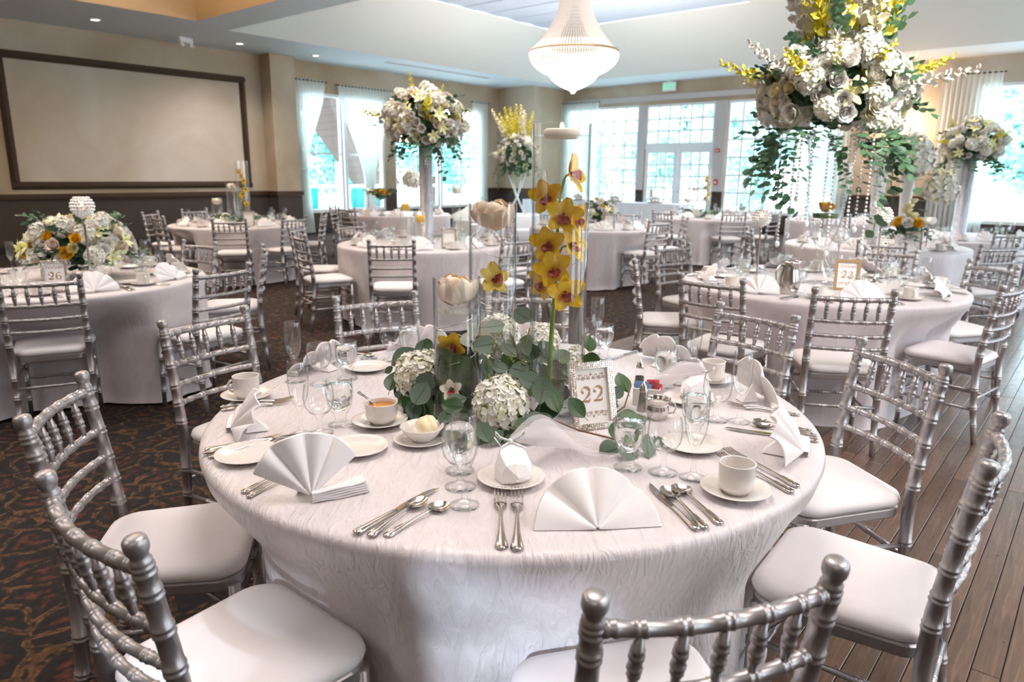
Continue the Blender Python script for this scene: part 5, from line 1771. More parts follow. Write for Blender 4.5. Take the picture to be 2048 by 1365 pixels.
# eucalyptus and leaves
LEAVES = [(-0.050, 2.060, 1.043, 0.056, 0), (0.028, 2.080, 1.073, 0.059, 0), (-0.009, 2.020, 0.980, 0.058, 1), (0.056, 2.020, 0.974, 0.067, 1), (0.040, 1.980, 1.000, 0.057, 1), (-0.034, 1.980, 0.938, 0.052, 1), (0.023, 1.960, 0.937, 0.065, 0), (-0.069, 1.970, 0.941, 0.066, 1), (-0.019, 1.940, 0.906, 0.056, 1), (0.051, 1.920, 0.919, 0.070, 1), (0.086, 1.900, 0.897, 0.083, 1), (-0.080, 1.980, 1.004, 0.063, 0), (-0.280, 2.200, 0.931, 0.082, 1), (-0.343, 2.200, 0.910, 0.089, 1), (-0.373, 2.150, 0.845, 0.069, 2), (-0.311, 2.120, 0.839, 0.068, 2), (-0.264, 2.020, 0.807, 0.083, 2), (-0.345, 2.120, 0.825, 0.062, 2), (-0.267, 2.200, 0.950, 0.044, 2), (-0.392, 2.200, 0.867, 0.032, 2), (-0.279, 2.100, 0.896, 0.061, 2), (-0.014, 1.840, 0.776, 0.063, 0), (-0.082, 1.830, 0.774, 0.060, 1), (0.072, 1.860, 0.811, 0.071, 0), (0.104, 1.870, 0.791, 0.064, 1), (0.038, 1.880, 0.827, 0.061, 2), (0.118, 1.905, 0.868, 0.072, 2), (0.101, 1.900, 0.839, 0.070, 2), (0.180, 1.888, 0.850, 0.064, 2), (0.348, 2.150, 0.847, 0.069, 2), (0.326, 2.100, 0.829, 0.055, 1), (0.342, 2.000, 0.788, 0.059, 2), (0.285, 1.870, 0.780, 0.047, 2), (0.257, 1.760, 0.774, 0.066, 0), (0.296, 1.740, 0.774, 0.078, 0), (0.358, 1.760, 0.774, 0.071, 1), (0.395, 1.820, 0.776, 0.046, 2), (0.355, 1.950, 0.794, 0.069, 2), (0.235, 2.120, 0.978, 0.060, 2), (0.240, 2.110, 0.931, 0.055, 2), (0.235, 2.130, 0.900, 0.052, 2)]
def greenery(label, x0, y0):
    g = thing('eucalyptus_garland', label, 'foliage', P(x0, y0, TOP), PR)
    return g
gar = greenery('dark green eucalyptus and leaves banked around the three vases', 0.0, 2.05)
lr = random.Random(12)
def leaf(par, ox, oy, x, y, z, s, k, nrm=None, roll=None):
    """leaf with its middle at plan point x, y, z"""
    n = Vector(nrm) if nrm else Vector((lr.uniform(-0.5, 0.5), -0.75 + lr.uniform(-0.35, 0.35), 0.75 + lr.uniform(-0.45, 0.35)))
    X = n.to_track_quat('Z', 'Y').to_matrix().to_4x4() @ R(roll if roll is not None else lr.uniform(-1.9, 1.9), 'Z')
    off = X @ Vector((0, -0.5 * s, 0))
    z = max(z, TOP + 0.006 + 0.45 * s * abs((X @ Vector((0, 1, 0))).z))
    return put('leaf', F['euc'][k], par, (x - ox + off.x, y - oy + off.y, z - TOP + off.z), X.to_euler(), s)
for (x, y, z, s, k) in LEAVES:
    leaf(gar, 0.0, 2.05, x, y, z, s * 1.08, k, roll=(0.6 if (x, k) == (0.180, 2) else None))
def clear(x, y, pad=0.012):
    return all(hypot(x - a, y - b_) > r + pad for a, b_, r in ((SX, SY, 0.068), (MX, MY, 0.073), (OX, OY, 0.0815)))
k = 0
while k < 150:
    a, rr = lr.uniform(0, 2 * pi), sqrt(lr.uniform(0.02, 1)) * 0.30
    x, y = -0.01 + rr * cos(a) * 1.05, 2.10 + rr * sin(a)
    if not clear(x, y) or hypot(x + 0.03, y - 1.915) < 0.10 or (x < -0.2 and y < 1.99) or (x > 0.09 and y < 2.03):
        continue
    top_ = 0.20 * (1 - (rr / 0.31) ** 2) + 0.02
    z = TOP + 0.012 + lr.uniform(0.1, 1) * top_
    leaf(gar, 0.0, 2.05, x, y, z, lr.uniform(0.045, 0.075), lr.choice((0, 1, 1, 2, 2, 2)))
    k += 1
br = MB()
for pts in ([(-0.02, 1.93, 0.87), (0.08, 1.88, 0.83), (0.18, 1.845, 0.80), (0.30, 1.80, 0.785), (0.40, 1.82, 0.79)], [(0.02, 2.06, 0.80), (0.03, 2.04, 0.92), (0.00, 2.03, 1.02)], [(0.01, 1.98, 0.80), (0.03, 1.97, 0.95), (0.05, 2.0, 1.05)], [(-0.22, 2.12, 0.80), (-0.32, 2.15, 0.87), (-0.38, 2.19, 0.90)], [(0.28, 2.0, 0.775), (0.34, 2.05, 0.80), (0.37, 2.13, 0.84)], [(0.02, 1.90, 0.80), (0.0, 1.85, 0.782), (-0.07, 1.83, 0.776)]):
    br.tube([(x, y - 2.05, z - TOP) for x, y, z in pts], 0.0026, 6)
br.obj('branch', M['twig'], gar)
sd = MB()
for i in range(26):
    a, rr = lr.uniform(0, 6.28), lr.uniform(0.02, 0.22)
    x, y = 0.02 + rr * cos(a) * 0.8, 1.98 + rr * sin(a) * 0.45
    if not clear(x, y, 0.0):
        continue
    z = lr.uniform(0.80, 0.98) - TOP
    d = Vector((lr.uniform(-0.5, 0.5), lr.uniform(-0.6, 0.1), lr.uniform(0.2, 1))).normalized() * 0.05
    sd.tube([(x, y - 2.05, z), (x + d.x, y - 2.05 + d.y, z + d.z)], 0.0010, 4)
    for q in range(9):
        f = 0.2 + 0.09 * q
        sd.ball((x + d.x * f + lr.uniform(-0.006, 0.006), y - 2.05 + d.y * f + lr.uniform(-0.006, 0.006), z + d.z * f), 0.0024, 5, 4)
sd.obj('seeded_sprig', M['seeded'], gar)
# ================================================================ THE OTHER TABLES
def bg_table(key, x, y, seed, settings, where, small=False, far=True):
    """where: how the table can be recognised; settings: plan angles that carry a place setting"""
    table(x, y, 'round banquet table under a cloth, %s' % where, 'pale floor-length cloth on %s' % where, far, seed)
    rg = random.Random(seed)
    gs = dict(n='napkin fans on ' + where, f='flutes on ' + where, w='wine glasses on ' + where, g='goblets on ' + where, c='cups on ' + where, s='saucers on ' + where, k='cutlery on ' + where, p='plates on ' + where)
    OCT = ('right', 'far right', 'far side', 'far left', 'left', 'front left', 'front', 'front right')
    for a in settings:
        ar = radians(a)
        at_ = ' at the %s of %s' % (OCT[round(a / 45) % 8], where)
        def pt(r, t):
            return (x + r * cos(ar) - t * sin(ar), y + r * sin(ar) + t * cos(ar))
        px, py = pt(0.80, 0.0)
        item('napkin_fan', ME['nap'][rg.randrange(4)], px, py, ar + pi / 2 + rg.uniform(-0.25, 0.25), 'napkin fan' + at_, 'napkin', gs['n'], TOP, rg.uniform(0.95, 1.06))
        px, py = pt(0.60, 0.20)
        item('champagne_flute', ME['flute_f'], px, py, 0, 'champagne flute' + at_, 'glass', gs['f'])
        px, py = pt(0.55, 0.13)
        item('wine_glass', ME['wine_f'], px, py, 0, 'round wine glass' + at_, 'glass', gs['w'])
        px, py = pt(0.52, 0.05)
        goblet(px, py, 'water goblet' + at_, gs['g'], True, True)
        px, py = pt(0.66, 0.32)
        cup(px, py, ar, 'cream cup' + at_, 'saucer under cup' + at_, group_c=gs['c'], group_s=gs['s'])
        if not small:
            px, py = pt(0.58, -0.16)
            item('bread_plate', ME['plate'], px, py, 0, 'bread plate' + at_, 'plate', gs['p'])
            for t_, ky, nm in ((0.175, 'knife', 'knife'), (0.20, 'spoon', 'spoon'), (-0.19, 'fork', 'fork'), (-0.22, 'salad_fork', 'fork')):
                e0, e1 = pt(0.86, t_), pt(0.64, t_)
                between(nm, ky, e0, e1, {'fork': 'inner fork', 'salad_fork': 'outer fork'}.get(ky, nm) + at_, nm, gs['k'])

T26, TBL, TMB, T23, TMR, TFM, TFL, TFR = (-3.06, 4.79), (-3.86, 10.16), (-0.91, 7.55), (2.11, 4.90), (1.15, 10.19), (3.46, 12.83), (-2.05, 13.09), (3.91, 7.77)
TR2, TX = (5.45, 9.0), (5.6, 12.3)
W26, WBL, WMB, W23, WMR, WFM, WFL, WFR = ('the left-hand table with the low bouquet', 'the table before the panelled wall', 'the table with the crystal column', 'the table under the huge bouquet', 'the table right of the orchid vase', 'the table before the french doors', 'the table before the curtained windows', 'the table with flower balls')
bg_table('26', *T26, 26, [-92, -45, -2, 42, 88, 130, 175], W26)
bg_table('bl', *TBL, 31, [-133, -88, -42, 0, 45, 92, 135, 182], WBL, True)
bg_table('mb', *TMB, 33, [-132, -88, -45, 0, 45, 92, 137, 180], WMB, True)
bg_table('23', *T23, 23, [-138, -95, -45, 0, 42, 88, 135, 176], W23)
bg_table('mr', *TMR, 35, [-132, -88, -45, 0, 48, 92, 140], WMR, True)
bg_table('fm', *TFM, 37, [-132, -88, -42, 3, 47, 130], WFM, True)
bg_table('fl', *TFL, 38, [-130, -85, -42, 5, 140], WFL, True)
bg_table('fr', *TFR, 39, [-130, -90, -45, 0, 45, 95, 140], WFR, True)
WR2, WX = 'the table at the right edge', 'the far right corner table'
bg_table('r2', *TR2, 41, [-137, -92, -48, 180], WR2, True)
bg_table('x', *TX, 42, [-137, -92, -48, 180], WX, True)

for x, y, f_, lb in CHAIRS:
    if lb:
        chair_at(x, y, f_, lb, 'chairs round the other tables')

# ---- bouquets
def low_bouquet(x, y, R_, label, seed, n=34, flat=0.62, z0=TOP, vase_h=0.06, yellow=1.0, group=None):
    t = thing('flower_bouquet', label, 'flowers', P(x, y, z0), PR, group)
    MB().lathe(wall_prof([(0, 0), (0.06, 0), (0.065, 0.01), (0.07, vase_h + 0.04)], 0.004, 0.008), 20).obj('vase', M['glass_far'], t)
    c = (0, 0, vase_h + R_ * 0.42)
    core(t, c, R_ * 0.80, flat * 0.95)
    bloom_set(t, c, R_ * 0.88, [(F['rose'], 'rose', R_ * 0.125, 5), (F['hyd_far'], 'hydrangea', R_ * 0.19, 1.1), (F['rose_pink'], 'blush_rose', R_ * 0.11, 1.8), (F['stock'], 'stock_bloom', R_ * 0.11, 2.0 * yellow), (F['lily'], 'lily', R_ * 0.20, 1.8 * yellow), (F['rose_yellow'], 'golden_rose', R_ * 0.11, 0.7 * yellow)], seed, flat, -0.35, n)
    sprigs(t, c, R_, 14, R_ * 0.55, seed + 1, (-0.2, 0.05), (0,), (-0.1, 0.3))
    sprigs(t, (c[0], c[1], c[2] + R_ * 0.15), R_ * 1.0, 14, R_ * 0.40, seed + 2, (0.0, 0.4), (0,), (0.3, 1.0))
    return t
low_bouquet(-2.93, 4.85, 0.35, 'broad low bouquet of white hydrangeas, cream roses and yellow lilies on the left-hand table', 51, 100, 0.62)
low_bouquet(1.20, 10.1, 0.26, 'low bouquet of cream and pale yellow flowers right of the tall orchid vase', 52, 60, 0.75, vase_h=0.10)

def tall_bouquet(t, c, R_, seed, n, flat, hang, spk, spl, spread_sprig=0.8, low=-0.62):
    core(t, c, R_ * 0.72, flat)
    bloom_set(t, c, R_ * 0.86, [(F['rose'], 'rose', R_ * 0.105, 6), (F['hyd_far'], 'hydrangea', R_ * 0.16, 2.2), (F['rose_pink'], 'blush_rose', R_ * 0.09, 1.4), (F['stock'], 'stock_bloom', R_ * 0.095, 2.2), (F['lily'], 'lily', R_ * 0.15, 1.3), (F['rose_yellow'], 'golden_rose', R_ * 0.08, 0.35)], seed, flat, low, n)
    if hang:
        sprigs(t, c, R_, hang, R_ * spread_sprig, seed + 1, (-0.55, -0.2), (0, 1), (-0.7, -0.1))
    sprigs(t, c, R_, 8, R_ * 0.55, seed + 2, (-0.1, 0.4), (0,), (0.0, 0.7))
    if spk:
        spikes(t, (c[0], c[1], c[2] + R_ * 0.1), spk, spl, seed + 3)
        spikes(t, (c[0], c[1], c[2] - R_ * 0.05), max(4, spk // 2), R_ * 1.25, seed + 4, (1.05, 1.5), (0, 1, 0), R_ * 0.15, thick=1.1)

# huge bouquet on the trumpet vase of table 23
b1 = thing('tall_flower_arrangement', 'huge bouquet of white roses, hydrangeas and yellow spikes on a clear trumpet vase, upper right', 'flowers', P(2.11, 4.90, TOP), PR)
MB().lathe(wall_prof([(0, 0.0), (0.125, 0.0), (0.128, 0.006), (0.105, 0.03), (0.062, 0.10), (0.034, 0.165), (0.030, 0.185), (0.044, 0.205), (0.030, 0.225), (0.050, 0.265), (0.085, 0.34), (0.112, 0.46), (0.122, 0.58), (0.140, 0.80), (0.172, 1.00)], 0.006, 0.235), 36).obj('trumpet_vase', M['glass_vase'], b1)
put('bloom_in_vase', F['rose_yellow'], b1, (0, 0, 0.50), (0.4, 0, 0), 0.055)
MB().lathe([(0, 0.44), (0.075, 0.44), (0.085, 0.47), (0, 0.475)], 20).obj('leaf_disc', M['leaf_dark'], b1)
c1 = (-0.02, 0, 1.24)
tall_bouquet(b1, c1, 0.52, 61, 150, 0.62, 0, 0, 0.0, 0.5)
for a_, n_s in ((pi, 9), (0.0, 9), (-pi / 2, 5)):
    sprigs(b1, (c1[0], c1[1], c1[2] - 0.06), 0.62, n_s, 0.30 if a_ > -1 else 0.2, 68 + n_s + int(a_), (-0.45, -0.25), (0, 1, 2), (-0.9, -0.1), spread=(a_ - 0.75, a_ + 0.75))
sprigs(b1, c1, 0.6, 16, 0.24, 77, (-0.5, -0.35), (0,), (-0.3, 0.1))
spikes(b1, (0, 0, 1.38), 17, 0.80, 65, (0.04, 0.40), (0, 2, 0, 2, 1), 0.15)
sprigs(b1, (0, 0, 1.45), 0.4, 6, 0.26, 83, (0.0, 0.3), (0,), (0.7, 1.3))
sprigs(b1, c1, 0.62, 16, 0.22, 84, (-0.2, 0.35), (0,), (-0.2, 0.5))
spikes(b1, (0, 0, 1.22), 13, 0.64, 66, (1.0, 1.45), (0, 1, 0, 2), 0.10, thick=1.0)
bead_r = random.Random(5)
for k in range(12):
    a = 2 * pi * k / 12 + 0.2
    r_ = 0.23 + 0.03 * (k % 3)
    st = MB()
    L = bead_r.uniform(0.42, 0.78)
    q = 0
    while q * 0.026 < L:
        st.ball((r_ * cos(a), r_ * sin(a), 1.02 - q * 0.026), 0.0085 if q % 4 else 0.011, 6, 4)
        q += 1
    st.ball((r_ * cos(a), r_ * sin(a), 1.02 - q * 0.026 - 0.01), 0.017, 8, 5, 0, None, (1, 1, 1.4))
    st.obj('crystal_strand', M['crystal'], b1)

# bouquet on a crystal-wrapped column
m_ = M['sparkle'] = mat('crystal_mesh', (0.62, 0.62, 0.68), 0.22, 0.7)
mpv = coords(m_, (1, 1, 1))
vv = nd(m_, 'ShaderNodeTexVoronoi', Scale=95)
lk(m_, mpv, 0, vv, 'Vector')
bp_ = nd(m_, 'ShaderNodeBump', Strength=1.0, Distance=0.006)
lk(m_, vv, 0, bp_, 'Height')
lk(m_, bp_, 0, bsdf(m_), 'Normal')
def column_bouquet(x, y, R_, zc, rcol, label, seed, n, z0=TOP, flat=0.85, spk=6, hang=14):
    t = thing('tall_flower_arrangement', label, 'flowers', P(x, y, z0), PR)
    h = zc - z0 - R_ * 0.42
    MB().lathe([(0, 0), (rcol * 1.15, 0), (rcol * 1.15, 0.012), (rcol, 0.018), (rcol, h), (0, h)], 32).obj('crystal_column', M['sparkle'], t)
    tall_bouquet(t, (0, 0, zc - z0), R_, seed, n, flat, hang, spk, R_ * 1.0, 0.62)
    return t
column_bouquet(-0.90, 7.55, 0.43, 1.98, 0.070, 'dome of white flowers with yellow accents on a sparkling crystal column, left of the vases', 71, 190, spk=2)
column_bouquet(5.37, 8.70, 0.36, 1.86, 0.080, 'farther bouquet of cream and golden flowers on a crystal column, right edge', 81, 130, spk=2)
# corner arrangement with upright yellow spikes
t3 = thing('round_table', 'small white-draped table in the far corner under the spiky bouquet', 'table', P(0.02, 13.6), PR)
MB().lathe([(0, 0.74), (0.50, 0.74), (0.505, 0.73), (0.515, 0.5), (0.56, 0.01), (0.55, 0.01), (0.50, 0.72), (0, 0.725)], 40).obj('white_drape', M['white_linen'], t3)
b3 = thing('tall_flower_arrangement', 'spiky yellow and cream bouquet on a clear stand in the far corner', 'flowers', P(0.07, 13.5, 0.74), PR)
for s_ in (-1, 1):
    MB().tube([(s_ * 0.16, 0, 0), (0, 0, 0.32), (s_ * 0.13, 0, 0.72)], 0.022, 8).obj('crossed_leg', M['crystal'], b3)
core(b3, (0, 0, 1.0), 0.34, 0.9)
tall_bouquet(b3, (0, 0, 1.08), 0.42, 91, 80, 0.9, 16, 0, 0.0, 0.6)
spikes(b3, (0, 0, 1.25), 12, 0.62, 93, (0.02, 0.55), (0, 0, 1, 2), 0.12, thick=1.1)
low_b = low_bouquet(-0.30, 13.25, 0.20, 'small white and yellow posy below the spiky corner bouquet', 94, 40, 0.8, 0.74, 0.02)

# tulle heaped on the draped table by the corner
tu = MB()
def heap(u, v):
    a = 2 * pi * u
    r = 0.40 * v * (1 + 0.10 * sin(7 * a) + 0.06 * sin(13 * a + 1))
    return (r * cos(a) * 1.25, r * sin(a), 0.26 * (1 - v ** 1.6) * (1 + 0.18 * sin(5 * a + 2)) + 0.03 * sin(11 * a) * v + 0.03)
tu.grid(heap, 64, 10, wrap=True)
tt = thing('round_table', 'white-draped table heaped with tulle left of the far corner', 'table', P(-0.55, 12.35), PR)
MB().lathe([(0, 0.72), (0.42, 0.72), (0.425, 0.71), (0.435, 0.5), (0.48, 0.01), (0.47, 0.01), (0.41, 0.70), (0, 0.705)], 36).obj('white_drape', M['white_linen'], tt)
tag(tu.obj('tulle_heap', M['sheer'], None, P(-0.55, 12.35, 0.70), (0, 0, PR)), 'heap of white tulle on the draped table left of the far corner', 'fabric')

# orchid trios on two far tables
def small_trio(x, y, where, s=1.0):
    g = 'vase trio on ' + where
    for k, (dx, dy, r, h) in enumerate(((-0.26, -0.05, 0.07, 0.36), (-0.10, 0.10, 0.075, 0.56), (0.10, 0.0, 0.082, 0.86))):
        cyl_vase('cylinder_vase', ('short', 'middle', 'tall')[k] + ' glass cylinder vase on ' + where, x + dx * s, y + dy, r * s, h * s, TOP, None, 28, m='glass_far')
        if k < 2:
            floating_candle(x + dx * s, y + dy, TOP + h * s - 0.05, 0.066 * s, ('short', 'middle')[k] + ' vase candle floating in petals on ' + where, 20 + k)
        else:
            o = thing('orchid_stem', 'stem of yellow orchids in the tall vase on ' + where, 'flower', P(x + dx * s, y + dy, TOP), PR)
            MB().tube([(0, 0, 0.02), (-0.01, 0, 0.4 * s), (0.01, 0, 0.68 * s)], 0.006, 6).obj('stem', M['stem'], o)
            for q in range(8):
                a = q * 2.4
                orchid_bloom(o, (0.034 * cos(a), 0.034 * sin(a) - 0.02, (0.28 + 0.062 * q) * s), (cos(a), -0.8 + 0.4 * sin(a), 0.1), 0.046 * s, q)
    h1 = tag(put('hydrangea_head', F['hyd_far'], None, P(x - 0.10 * s, y - 0.16, TOP + 0.078), (0.6, 0, PR), 0.078), 'white hydrangea head before the vases on ' + where, 'flower')
    gg = thing('eucalyptus_garland', 'green leaves round the vases on ' + where, 'foliage', P(x, y, TOP), PR)
    core(gg, (0, -0.02, 0.055), 0.16, 0.33)
    sprigs(gg, (0, 0, 0.06), 0.28, 14, 0.20, 100, (0.0, 0.12), (0,), (0.15, 0.6))
small_trio(TBL[0] + 0.02, TBL[1] - 0.05, WBL)
small_trio(TFM[0] - 0.18, TFM[1] - 0.1, WFM, 0.95)
# candles by the crystal column
for x, y, h, lb in ((-1.10, 7.42, 0.44, 'tall cylinder vase with a golden candle left of the crystal column'), (-0.92, 7.18, 0.34, 'shorter cylinder vase with a golden candle in front of the crystal column')):
    v_ = cyl_vase('cylinder_vase', lb, x, y, 0.055, h, TOP, None, 28, m='glass_far')
    MB().lathe([(0, h - 0.10), (0.040, h - 0.10), (0.044, h - 0.05), (0.036, h - 0.03), (0, h - 0.032)], 20).obj('candle', M['rose_yellow'], v_)
    MB().ball((0, 0, h - 0.016), 0.009, 8, 6, 0, None, (1, 1, 1.7)).obj('flame', M['flame'], v_)
v_ = cyl_vase('cylinder_vase', 'slim tall cylinder vase with a brown candle right of the crystal column', -0.62, 7.95, 0.05, 0.60, TOP, None, 28, m='glass_far')
MB().lathe([(0, 0.50), (0.042, 0.50), (0.044, 0.56), (0, 0.57)], 20).obj('candle', M['wax'], v_)
MB().ball((0, 0, 0.585), 0.009, 8, 6, 0, None, (1, 1, 1.7)).obj('flame', M['flame'], v_)

# flower balls and white pedestal vases
def ball_on_stand(x, y, zc, R_, label, vase='glass', rv=0.055, top_yellow=False, z0=TOP):
    t = thing('flower_ball', label, 'flowers', P(x, y, z0), PR)
    h = zc - z0 - R_ * 0.6
    if vase == 'white':
        MB().lathe([(0, 0), (rv * 0.8, 0), (rv * 0.8, h * 0.4), (rv, h * 0.7), (rv * 1.2, h), (0, h)], 28).obj('pedestal_vase', M['plastic'], t)
    else:
        MB().lathe(wall_prof([(0, 0), (rv, 0), (rv, 0.01), (0.018, 0.03), (0.014, h * 0.5), (0.02, h - 0.06), (rv * 1.2, h)], 0.003, h - 0.055), 24).obj('glass_stand', M['glass_far'], t)
    put('hydrangea', F['hyd_far'], t, (0, 0, zc - z0), (0.3, 0.2, 0), R_)
    if top_yellow:
        put('lily', F['lily'], t, (0, -R_ * 0.3, zc - z0 + R_ * 0.85), (0.5, 0, 0), R_ * 0.5)
    return t
ball_on_stand(4.17, 7.75, 1.68, 0.22, 'large cream hydrangea ball on a white vase beside the huge bouquet', 'white', 0.060)
ball_on_stand(4.33, 7.42, 1.36, 0.165, 'hydrangea dome with a yellow centre on a glass stand', 'glass', 0.055, True)
ball_on_stand(3.80, 7.62, 1.62, 0.13, 'white vase half hidden by the leaves of the huge bouquet', 'white', 0.062)
ball_on_stand(-1.78, 12.75, 1.36, 0.15, 'round cream hydrangea ball before the curtained windows', 'glass', 0.05, True)
yb = thing('flower_bouquet', 'low yellow roses around a pale spire on the flower ball table', 'flowers', P(3.94, 7.22, TOP), PR)
MB().lathe(wall_prof([(0, 0), (0.07, 0), (0.075, 0.01), (0.085, 0.15)], 0.004, 0.01), 20).obj('vase', M['glass_far'], yb)
core(yb, (0, 0, 0.22), 0.12, 0.7)
for k in range(9):
    a = 2 * pi * k / 9
    put('golden_rose' if k % 2 else 'rose', F['rose_yellow'] if k % 2 else F['rose'][0], yb, (0.12 * cos(a), 0.12 * sin(a), 0.27), facing((cos(a), sin(a), 0.6)), 0.055)
for k in range(4):
    put('stock_bloom', F['stock'], yb, (0.03 * cos(k * 2), 0.03 * sin(k * 2), 0.33 + 0.05 * k), (0, 0, k), 0.065 - 0.008 * k)
sprigs(yb, (0, 0, 0.20), 0.2, 12, 0.16, 7, (-0.1, 0.05), (0, 1), (-0.5, 0.2))
yb2 = thing('flower_bouquet', 'small yellow and green posy beside the candle before the curtained windows', 'flowers', P(-2.28, 12.55, TOP), PR)
MB().lathe([(0, 0), (0.06, 0), (0.07, 0.30), (0, 0.30)], 16).obj('vase', M['glass_far'], yb2)
core(yb2, (0, 0, 0.37), 0.13, 0.9)
for k in range(5):
    put('golden_rose', F['rose_yellow'], yb2, (0.11 * cos(k * 1.3 + 2.5), 0.11 * sin(k * 1.3 + 2.5), 0.38), facing((cos(k * 1.3 + 2.5), sin(k * 1.3 + 2.5), 0.5)), 0.06)
sprigs(yb2, (0, 0, 0.34), 0.2, 10, 0.2, 8, (-0.1, 0.3), (0,), (-0.1, 0.9))

GG = 'crystal candle globes'
globe(-2.70, 4.55, TOP, 0.56, 'crystal tealight globe on a tall stem right of the left-hand bouquet', GG)
globe(-3.22, 4.40, TOP, 0.42, 'crystal tealight globe at the left edge beside the left-hand bouquet', GG)
globe(1.68, 4.90, TOP, 0.50, 'crystal tealight globe left of the trumpet vase on table 23', GG)
globe(2.37, 5.22, TOP, 0.32, 'low crystal tealight globe right of the trumpet vase on table 23', GG)
globe(2.52, 4.95, TOP, 0.52, 'tall crystal tealight globe among the bead strands on table 23', GG)
globe(3.62, 7.25, TOP, 0.48, 'crystal tealight globe left of the yellow roses', GG)
globe(4.08, 7.10, TOP, 0.34, 'low crystal tealight globe right of the yellow roses', GG)
globe(-2.52, 12.70, TOP, 0.46, 'crystal tealight globe before the curtained windows', GG)

# sign cards and pitcher
number_sign(P(-2.72, 4.22, TOP), radians(28) + PR, '26', 'rhinestone frame with the number 26 before the low left bouquet', 10)
number_sign(P(2.14, 4.55, TOP), radians(-20) + PR, '23', 'gold frame with the number 23 under the huge bouquet', 8, 0.15, 0.20, 'gold')
for x, y, rz, lb in ((3.90, 7.0, -25, 'plain sign card before the low yellow roses'), (1.28, 9.62, -5, 'sign card before the low bouquet right of the orchid vase'), (-0.62, 6.98, 5, 'sign card right of the candles at the crystal column'), (-3.55, 9.72, 18, 'sign card right of the hydrangea on the three-vase table')):
    number_sign(P(x, y, TOP), radians(rz) + PR, '', lb, 8, 0.15, 0.20, 'bling')
pt_ = thing('water_pitcher', 'shiny steel water pitcher on the table with sign 23', 'pitcher', P(1.72, 4.42, TOP), radians(200) + PR)
MB().lathe(wall_prof([(0, 0), (0.05, 0), (0.055, 0.006), (0.066, 0.05), (0.066, 0.09), (0.052, 0.15), (0.054, 0.19), (0.060, 0.20)], 0.0015, 0.004), 28).obj('body', M['steel'], pt_)
MB().tube([(0.052, 0, 0.175), (0.085, 0, 0.18), (0.105, 0, 0.14), (0.098, 0, 0.08), (0.064, 0, 0.05)], 0.006, 8).obj('handle', M['steel'], pt_)
MB().tube([(-0.050, 0, 0.185), (-0.066, 0, 0.198), (-0.080, 0, 0.206)], [0.022, 0.016, 0.008], 8).obj('spout', M['steel'], pt_)

# head table along the far windows
ht = thing('head_table', 'long white-draped table below the french doors and windows', 'table', (16.9, 10.9, 0))
hb_ = MB()
n_ = 140
def skirt(u, v):
    per = u * 2 * (5.0 + 0.9)
    if per < 5.0:
        x, y, nx, ny = -0.45, -2.5 + per, -1, 0
    elif per < 5.9:
        x, y, nx, ny = -0.45 + per - 5.0, 2.5, 0, 1
    elif per < 10.9:
        x, y, nx, ny = 0.45, 2.5 - (per - 5.9), 1, 0
    else:
        x, y, nx, ny = 0.45 - (per - 10.9), -2.5, 0, -1
    o = 0.03 * v * (1 + sin(per * 18) * 0.7)
    return (x + nx * o, y + ny * o, 0.76 - 0.745 * v)
hb_.grid(skirt, 220, 4, wrap=True)
hb_.box((0, 0, 0.758), (0.9, 5.0, 0.012))
hb_.obj('white_drape', M['white_linen'], ht)
for k, yy in enumerate((9.3, 10.5, 11.7)):
    d_ = thing('chafing_dish', ('first', 'second', 'third')[k] + ' domed silver dish on the long window table, counting from the french doors', 'serving dish', (16.85, yy, 0.764))
    MB().lathe([(0, 0.0), (0.17, 0.0), (0.19, 0.012), (0.20, 0.03), (0.19, 0.05), (0, 0.05)], 28).obj('tray', M['steel_dark'], d_)
    MB().lathe([(0.185, 0.05), (0.18, 0.09), (0.14, 0.145), (0.07, 0.175), (0.018, 0.182), (0.018, 0.20), (0, 0.205)], 28).obj('dome', M['steel'], d_)

# ================================================================ FIXTURES
def label_of(t, s):
    t['label'] = s
label_of(downlight(5.56, 14.13), 'recessed downlight nearest the upper left corner')
label_of(downlight(8.36, 14.30), 'recessed downlight above the right end of the wall moulding')
label_of(downlight(10.22, 14.35), 'recessed downlight above the first sheer curtain')
label_of(downlight(2.6, 14.1), 'recessed downlight of the soffit left of the picture')
em = thing('emergency_light', 'twin-head white emergency light on the soffit', 'emergency light', (7.34, 14.55, SOF), radians(20))
MB().box((0, 0, -0.05), (0.34, 0.10, 0.10), 0, None, 0.015).obj('housing', M['plastic'], em)
for s_ in (-1, 1):
    MB().lathe([(0, 0.05), (0.04, 0.04), (0.055, 0.0), (0.05, -0.01), (0, -0.012)], 16).obj('lamp_head', M['plastic'], em, (s_ * 0.12, -0.02, -0.15), (0.6, 0, 0))
vg = thing('air_vent', 'square ceiling vent in the pale boards', 'vent', (10.76, 6.95, ZT))
MB().box((0, 0, -0.012), (0.60, 0.40, 0.02), 0, None, 0.006).obj('frame', M['post'], vg)
for k in range(6):
    MB().box((0, -0.14 + 0.056 * k, -0.026), (0.52, 0.03, 0.006), 0, R(0.3, 'X') if False else None).obj('slat', M['wainscot'], vg)
ex = thing('exit_sign', 'green lit exit sign under the far soffit', 'sign', (18.86, 10.14, SOF), -pi / 2)
MB().box((0, 0, -0.02), (0.12, 0.05, 0.04)).obj('mount', M['plastic'], ex)
MB().box((0, 0, -0.15), (0.40, 0.06, 0.24), 0, None, 0.01).obj('housing', M['exitbox'], ex)
tc = bpy.data.curves.new('exit_text', 'FONT')
tc.body = 'EXIT'
tc.size = 0.19
tc.align_x = 'CENTER'
tc.extrude = 0.004
tc.materials.append(M['exitglow'])
tmp_ = bpy.data.objects.new('lettering', tc)
COL.objects.link(tmp_)
bpy.context.view_layer.update()
tm_ = bpy.data.meshes.new_from_object(tmp_)
